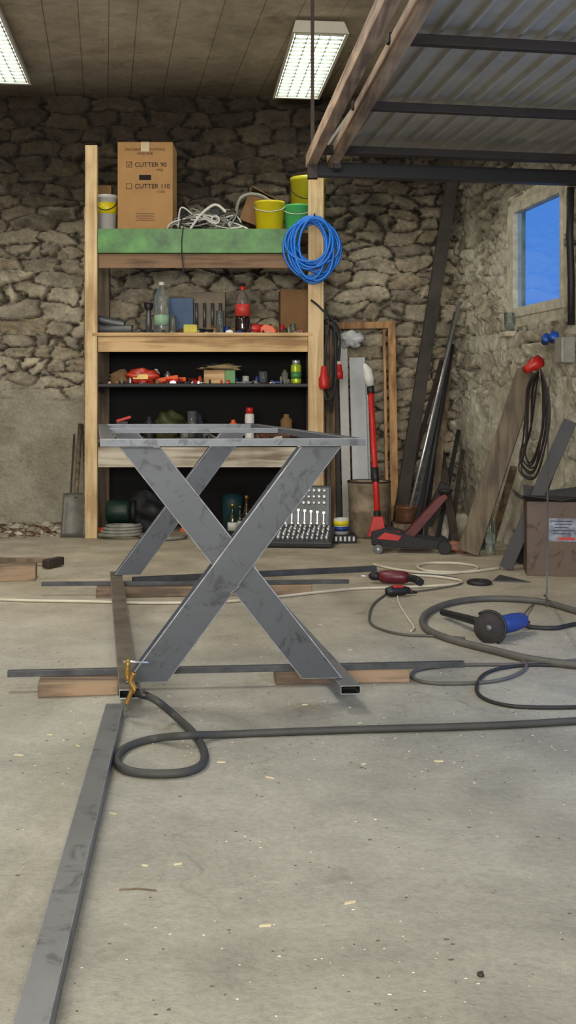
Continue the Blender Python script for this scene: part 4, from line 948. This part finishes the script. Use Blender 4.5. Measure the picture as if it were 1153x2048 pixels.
t=thing('oil_canister','rusty square metal canister with torn pale label','canister',TR(V((1.40,5.80,0)))@RZ(-8))
w,dd_,h=.29,.24,.385
g=G(); th=.003; g.box((0,-dd_/2,h/2),(w,th,h)); g.box((0,dd_/2,h/2),(w,th,h)); g.box((-w/2,0,h/2),(th,dd_,h)); g.box((w/2,0,h/2),(th,dd_,h)); g.box((0,0,.004),(w,dd_,.006)); part(t,'body',g,millmat('rusty_can_steel',(46,34,28),(84,68,57),(132,88,58),.2,.5),.004)
g=G(); g.add([(-w/2,-dd_/2,h),(w/2,-dd_/2,h),(w/2-.03,-dd_/2-.07,h+.03),(.02,-dd_/2-.085,h+.012),(-w/2-.03,-dd_/2-.06,h+.035)],[(0,1,2,3,4)]); g.add([(-w/2,-dd_/2,h),(-w/2,dd_/2,h),(-w/2-.06,dd_/2-.05,h+.05),(-w/2-.05,0,h+.02)],[(0,1,2,3)]); g.add([(-w/2,dd_/2,h),(w/2,dd_/2,h),(w/2,dd_/2+.02,h+.06),(0,dd_/2+.01,h+.04),(-w/2,dd_/2+.02,h+.07)],[(0,1,2,3,4)])
o=part(t,'torn_lid',g,darkm); md=o.modifiers.new('S','SOLIDIFY'); md.thickness=.003
g=G(); g.box((.04,-dd_/2-.003,.24),(.15,.001,.12)); part(t,'torn_label',g,mat('aged_label',(140,146,160),.7,0,.5,16,.05))
for i in range(5): g=G(); g.box((.03+.008*(i%2),-dd_/2-.004,.285-.016*i),(.11-.02*(i%3),.001,.004)); part(t,'faded_print',g,mat('faded_blue_ink',(50,60,96),.8))
g=G(); g.box((.055,-dd_/2-.004,.195),(.08,.001,.014)); part(t,'red_stripe',g,red)
t=thing('socket_box','grey wall mounted power outlet box with blue sockets','power outlet',RW(1130,700,.1))
g=G(); g.box(RW(1130,700,.12),(.1,.08,.14),0,Rw); part(t,'enclosure',g,mat('grey_enclosure',(150,148,138),.5),.008,world=True)
for u,v in((1090,684),(1105,680)):
    g=G(); p=RW(u,v,.15); g.lathe([(0,0),(.022,0),(.022,.04),(.026,.045),(.026,.055),(0,.055)],p,16,R=(RX(65)).to_3x3()); part(t,'socket',g,mat('socket_blue',(40,90,190),.4),world=True)
g=G(); p=RW(1080,722,.16); g.lathe([(0,0),(.038,0),(.038,.05),(.028,.06),(.022,.11),(0,.11)],p,18,R=(RY(-120)@RX(20)).to_3x3()); part(t,'red_plug',g,red,world=True)
g=G(); g.tube([RW(1143,650,.09),RW(1143,560,.09),RW(1140,470,.09),RW(1142,375,.09)],.02,12); single('wall_pipe','dark vertical pipe fixed to the wall','pipe',g,darkm)
for q in range(7):
    o4=.03*q; rr2=random.Random(q)
    j=lambda s:rr2.uniform(-s,s)
    cable('looped_cable','dark cable loops hanging below the wall outlet',[RW(1078,740,.16+o4),RW(1070-q*3+j(3),780,.14+o4),RW(1060-q*2+j(6),850+q*6,.12+o4),RW(1050-q*2+j(6),900+q*7+j(8),.13+o4),RW(1062+q*2+j(4),925+q*5,.12+o4),RW(1084+q*2+j(5),860+j(10),.12+o4),RW(1086+q*2,790,.13+o4),RW(1082,738,.16+o4)],.005,(rustb,black,darkm)[q%3])
cable('power_cable','thin dark power cable dropping from outlet to floor',[RW(1104,735,.17),RW(1098,780,.2),RW(1096,900,.3),FL(1094,1180,.3)+V((0,0,0)),FL(1090,1190,.01),FL(1060,1215,.01),FL(1045,1236,.02)],.0035,greyc)
g=G(); p=RW(1020,662,.02); g.box(p+V((0,0,-.02)),(.14,.1,.035),0,Rw); o=single('trim_1',None,None,g,rv,bevel=.01); o['kind']='structure'
tumbler('clear glass jar on the wall ledge',1020,24,626,RW(1020,662,.04).y,RW(1020,662,.02).z-.002,name='glass_jar')

# ---------------- chips on the floor
rr=random.Random(21); chipm=mat('wood_chip',(198,186,156),.8)
for i,(u,v) in enumerate(((356,1729),(878,1523),(727,1529),(443,1525),(225,1628),(290,1732),(768,1463),(540,1556),(122,1747),(700,1806),(531,1852),(338,1393),(485,1345),(38,1511),(720,1447),(523,1315),(610,1410),(100,1470),(155,1492),(470,1290),(640,1250),(380,1250),(700,1300))):
    p=FL(u,v); s=rr.uniform(.5,1.0)*.0125*(1.25 if i<2 else 1)
    g=G(TR(p)@RZ(rr.uniform(-50,50))); g.ext([(-s,-s*.22),(s*.8,-s*.26),(s,s*.1),(-s*.7,s*.26)],.0,.003,'z'); single('wood_chip','pale wood chip lying on the concrete floor','wood chip',g,chipm,group='wood chips scattered on the floor')
g=G()
for i in range(1100):
    u=rr.uniform(0,1153); v=rr.uniform(1180,2040)
    if rr.random()<.6: v=rr.uniform(1180,1560)
    p=FL(u,v,0); s=rr.uniform(.0005,.0019); g.blob(p+V((0,0,s*.4)),(s*rr.uniform(1,3),s,s*.6),1 if rr.random()<.45 else 0,i,.4,5,3)
single('floor_debris','tiny crumbs and sawdust scattered over the concrete','debris',g,[mat('pale_crumb',(205,198,182),.9),mat('dark_crumb',(90,83,72),.9)],kind='stuff')
g=G(); g.tube([FL(238,1779,.002),FL(275,1777,.002),FL(312,1781,.002)],.0013,6); single('twig','thin dark twig on the concrete','twig',g,woodb)
g=G(); g.blob(FL(962,1953)+V((0,0,.003)),(.006,.005,.004),0,5,.4,10,6); single('pebble','small dark pebble on the concrete','pebble',g,rustb)

# ---------------- lights
def area(loc,size,sy,power,col,rot=(0,0,0)):
    l=bpy.data.lights.new('area','AREA'); l.shape='RECTANGLE'; l.size=size; l.size_y=sy; l.energy=power; l.color=col
    o=bpy.data.objects.new('area_light',l); o.location=loc; o.rotation_euler=rot; bpy.context.collection.objects.link(o); return o
warm=(1,.975,.92)
area((-1.1,4.3,3.05),.5,1.4,54,warm)  # unseen overhead light added to brighten the shelf front and back wall
area((-1.6,1.6,3.05),.5,1.4,24,warm)
area((.9,.6,3.05),.5,1.4,16,warm)
area((-.4,-2.7,1.8),3.0,1.4,350,warm,(math.radians(95),0,0))  # unseen fill light added behind the camera for even frontal light
p=CO+cd*4.9; area((p.x+.1,p.y,.8),1.6,1.2,20,(.3,.5,1.0),(math.radians(80),0,math.radians(90-9.8)))
w=bpy.data.worlds.new('World'); bpy.context.scene.world=w; w.use_nodes=True
w.node_tree.nodes['Background'].inputs[0].default_value=(.11,.30,.82,1); w.node_tree.nodes['Background'].inputs[1].default_value=1.1
cam=bpy.data.cameras.new('camera'); co=bpy.data.objects.new('camera',cam); bpy.context.collection.objects.link(co)
co.location=(0,0,H); co.rotation_euler=(math.radians(90),0,0); cam.sensor_fit='VERTICAL'; cam.sensor_height=36; cam.sensor_width=36; cam.lens=F/2048*36; cam.shift_y=-(1024-HV)/2048
bpy.context.scene.camera=co
bpy.context.scene.view_settings.view_transform='Standard'
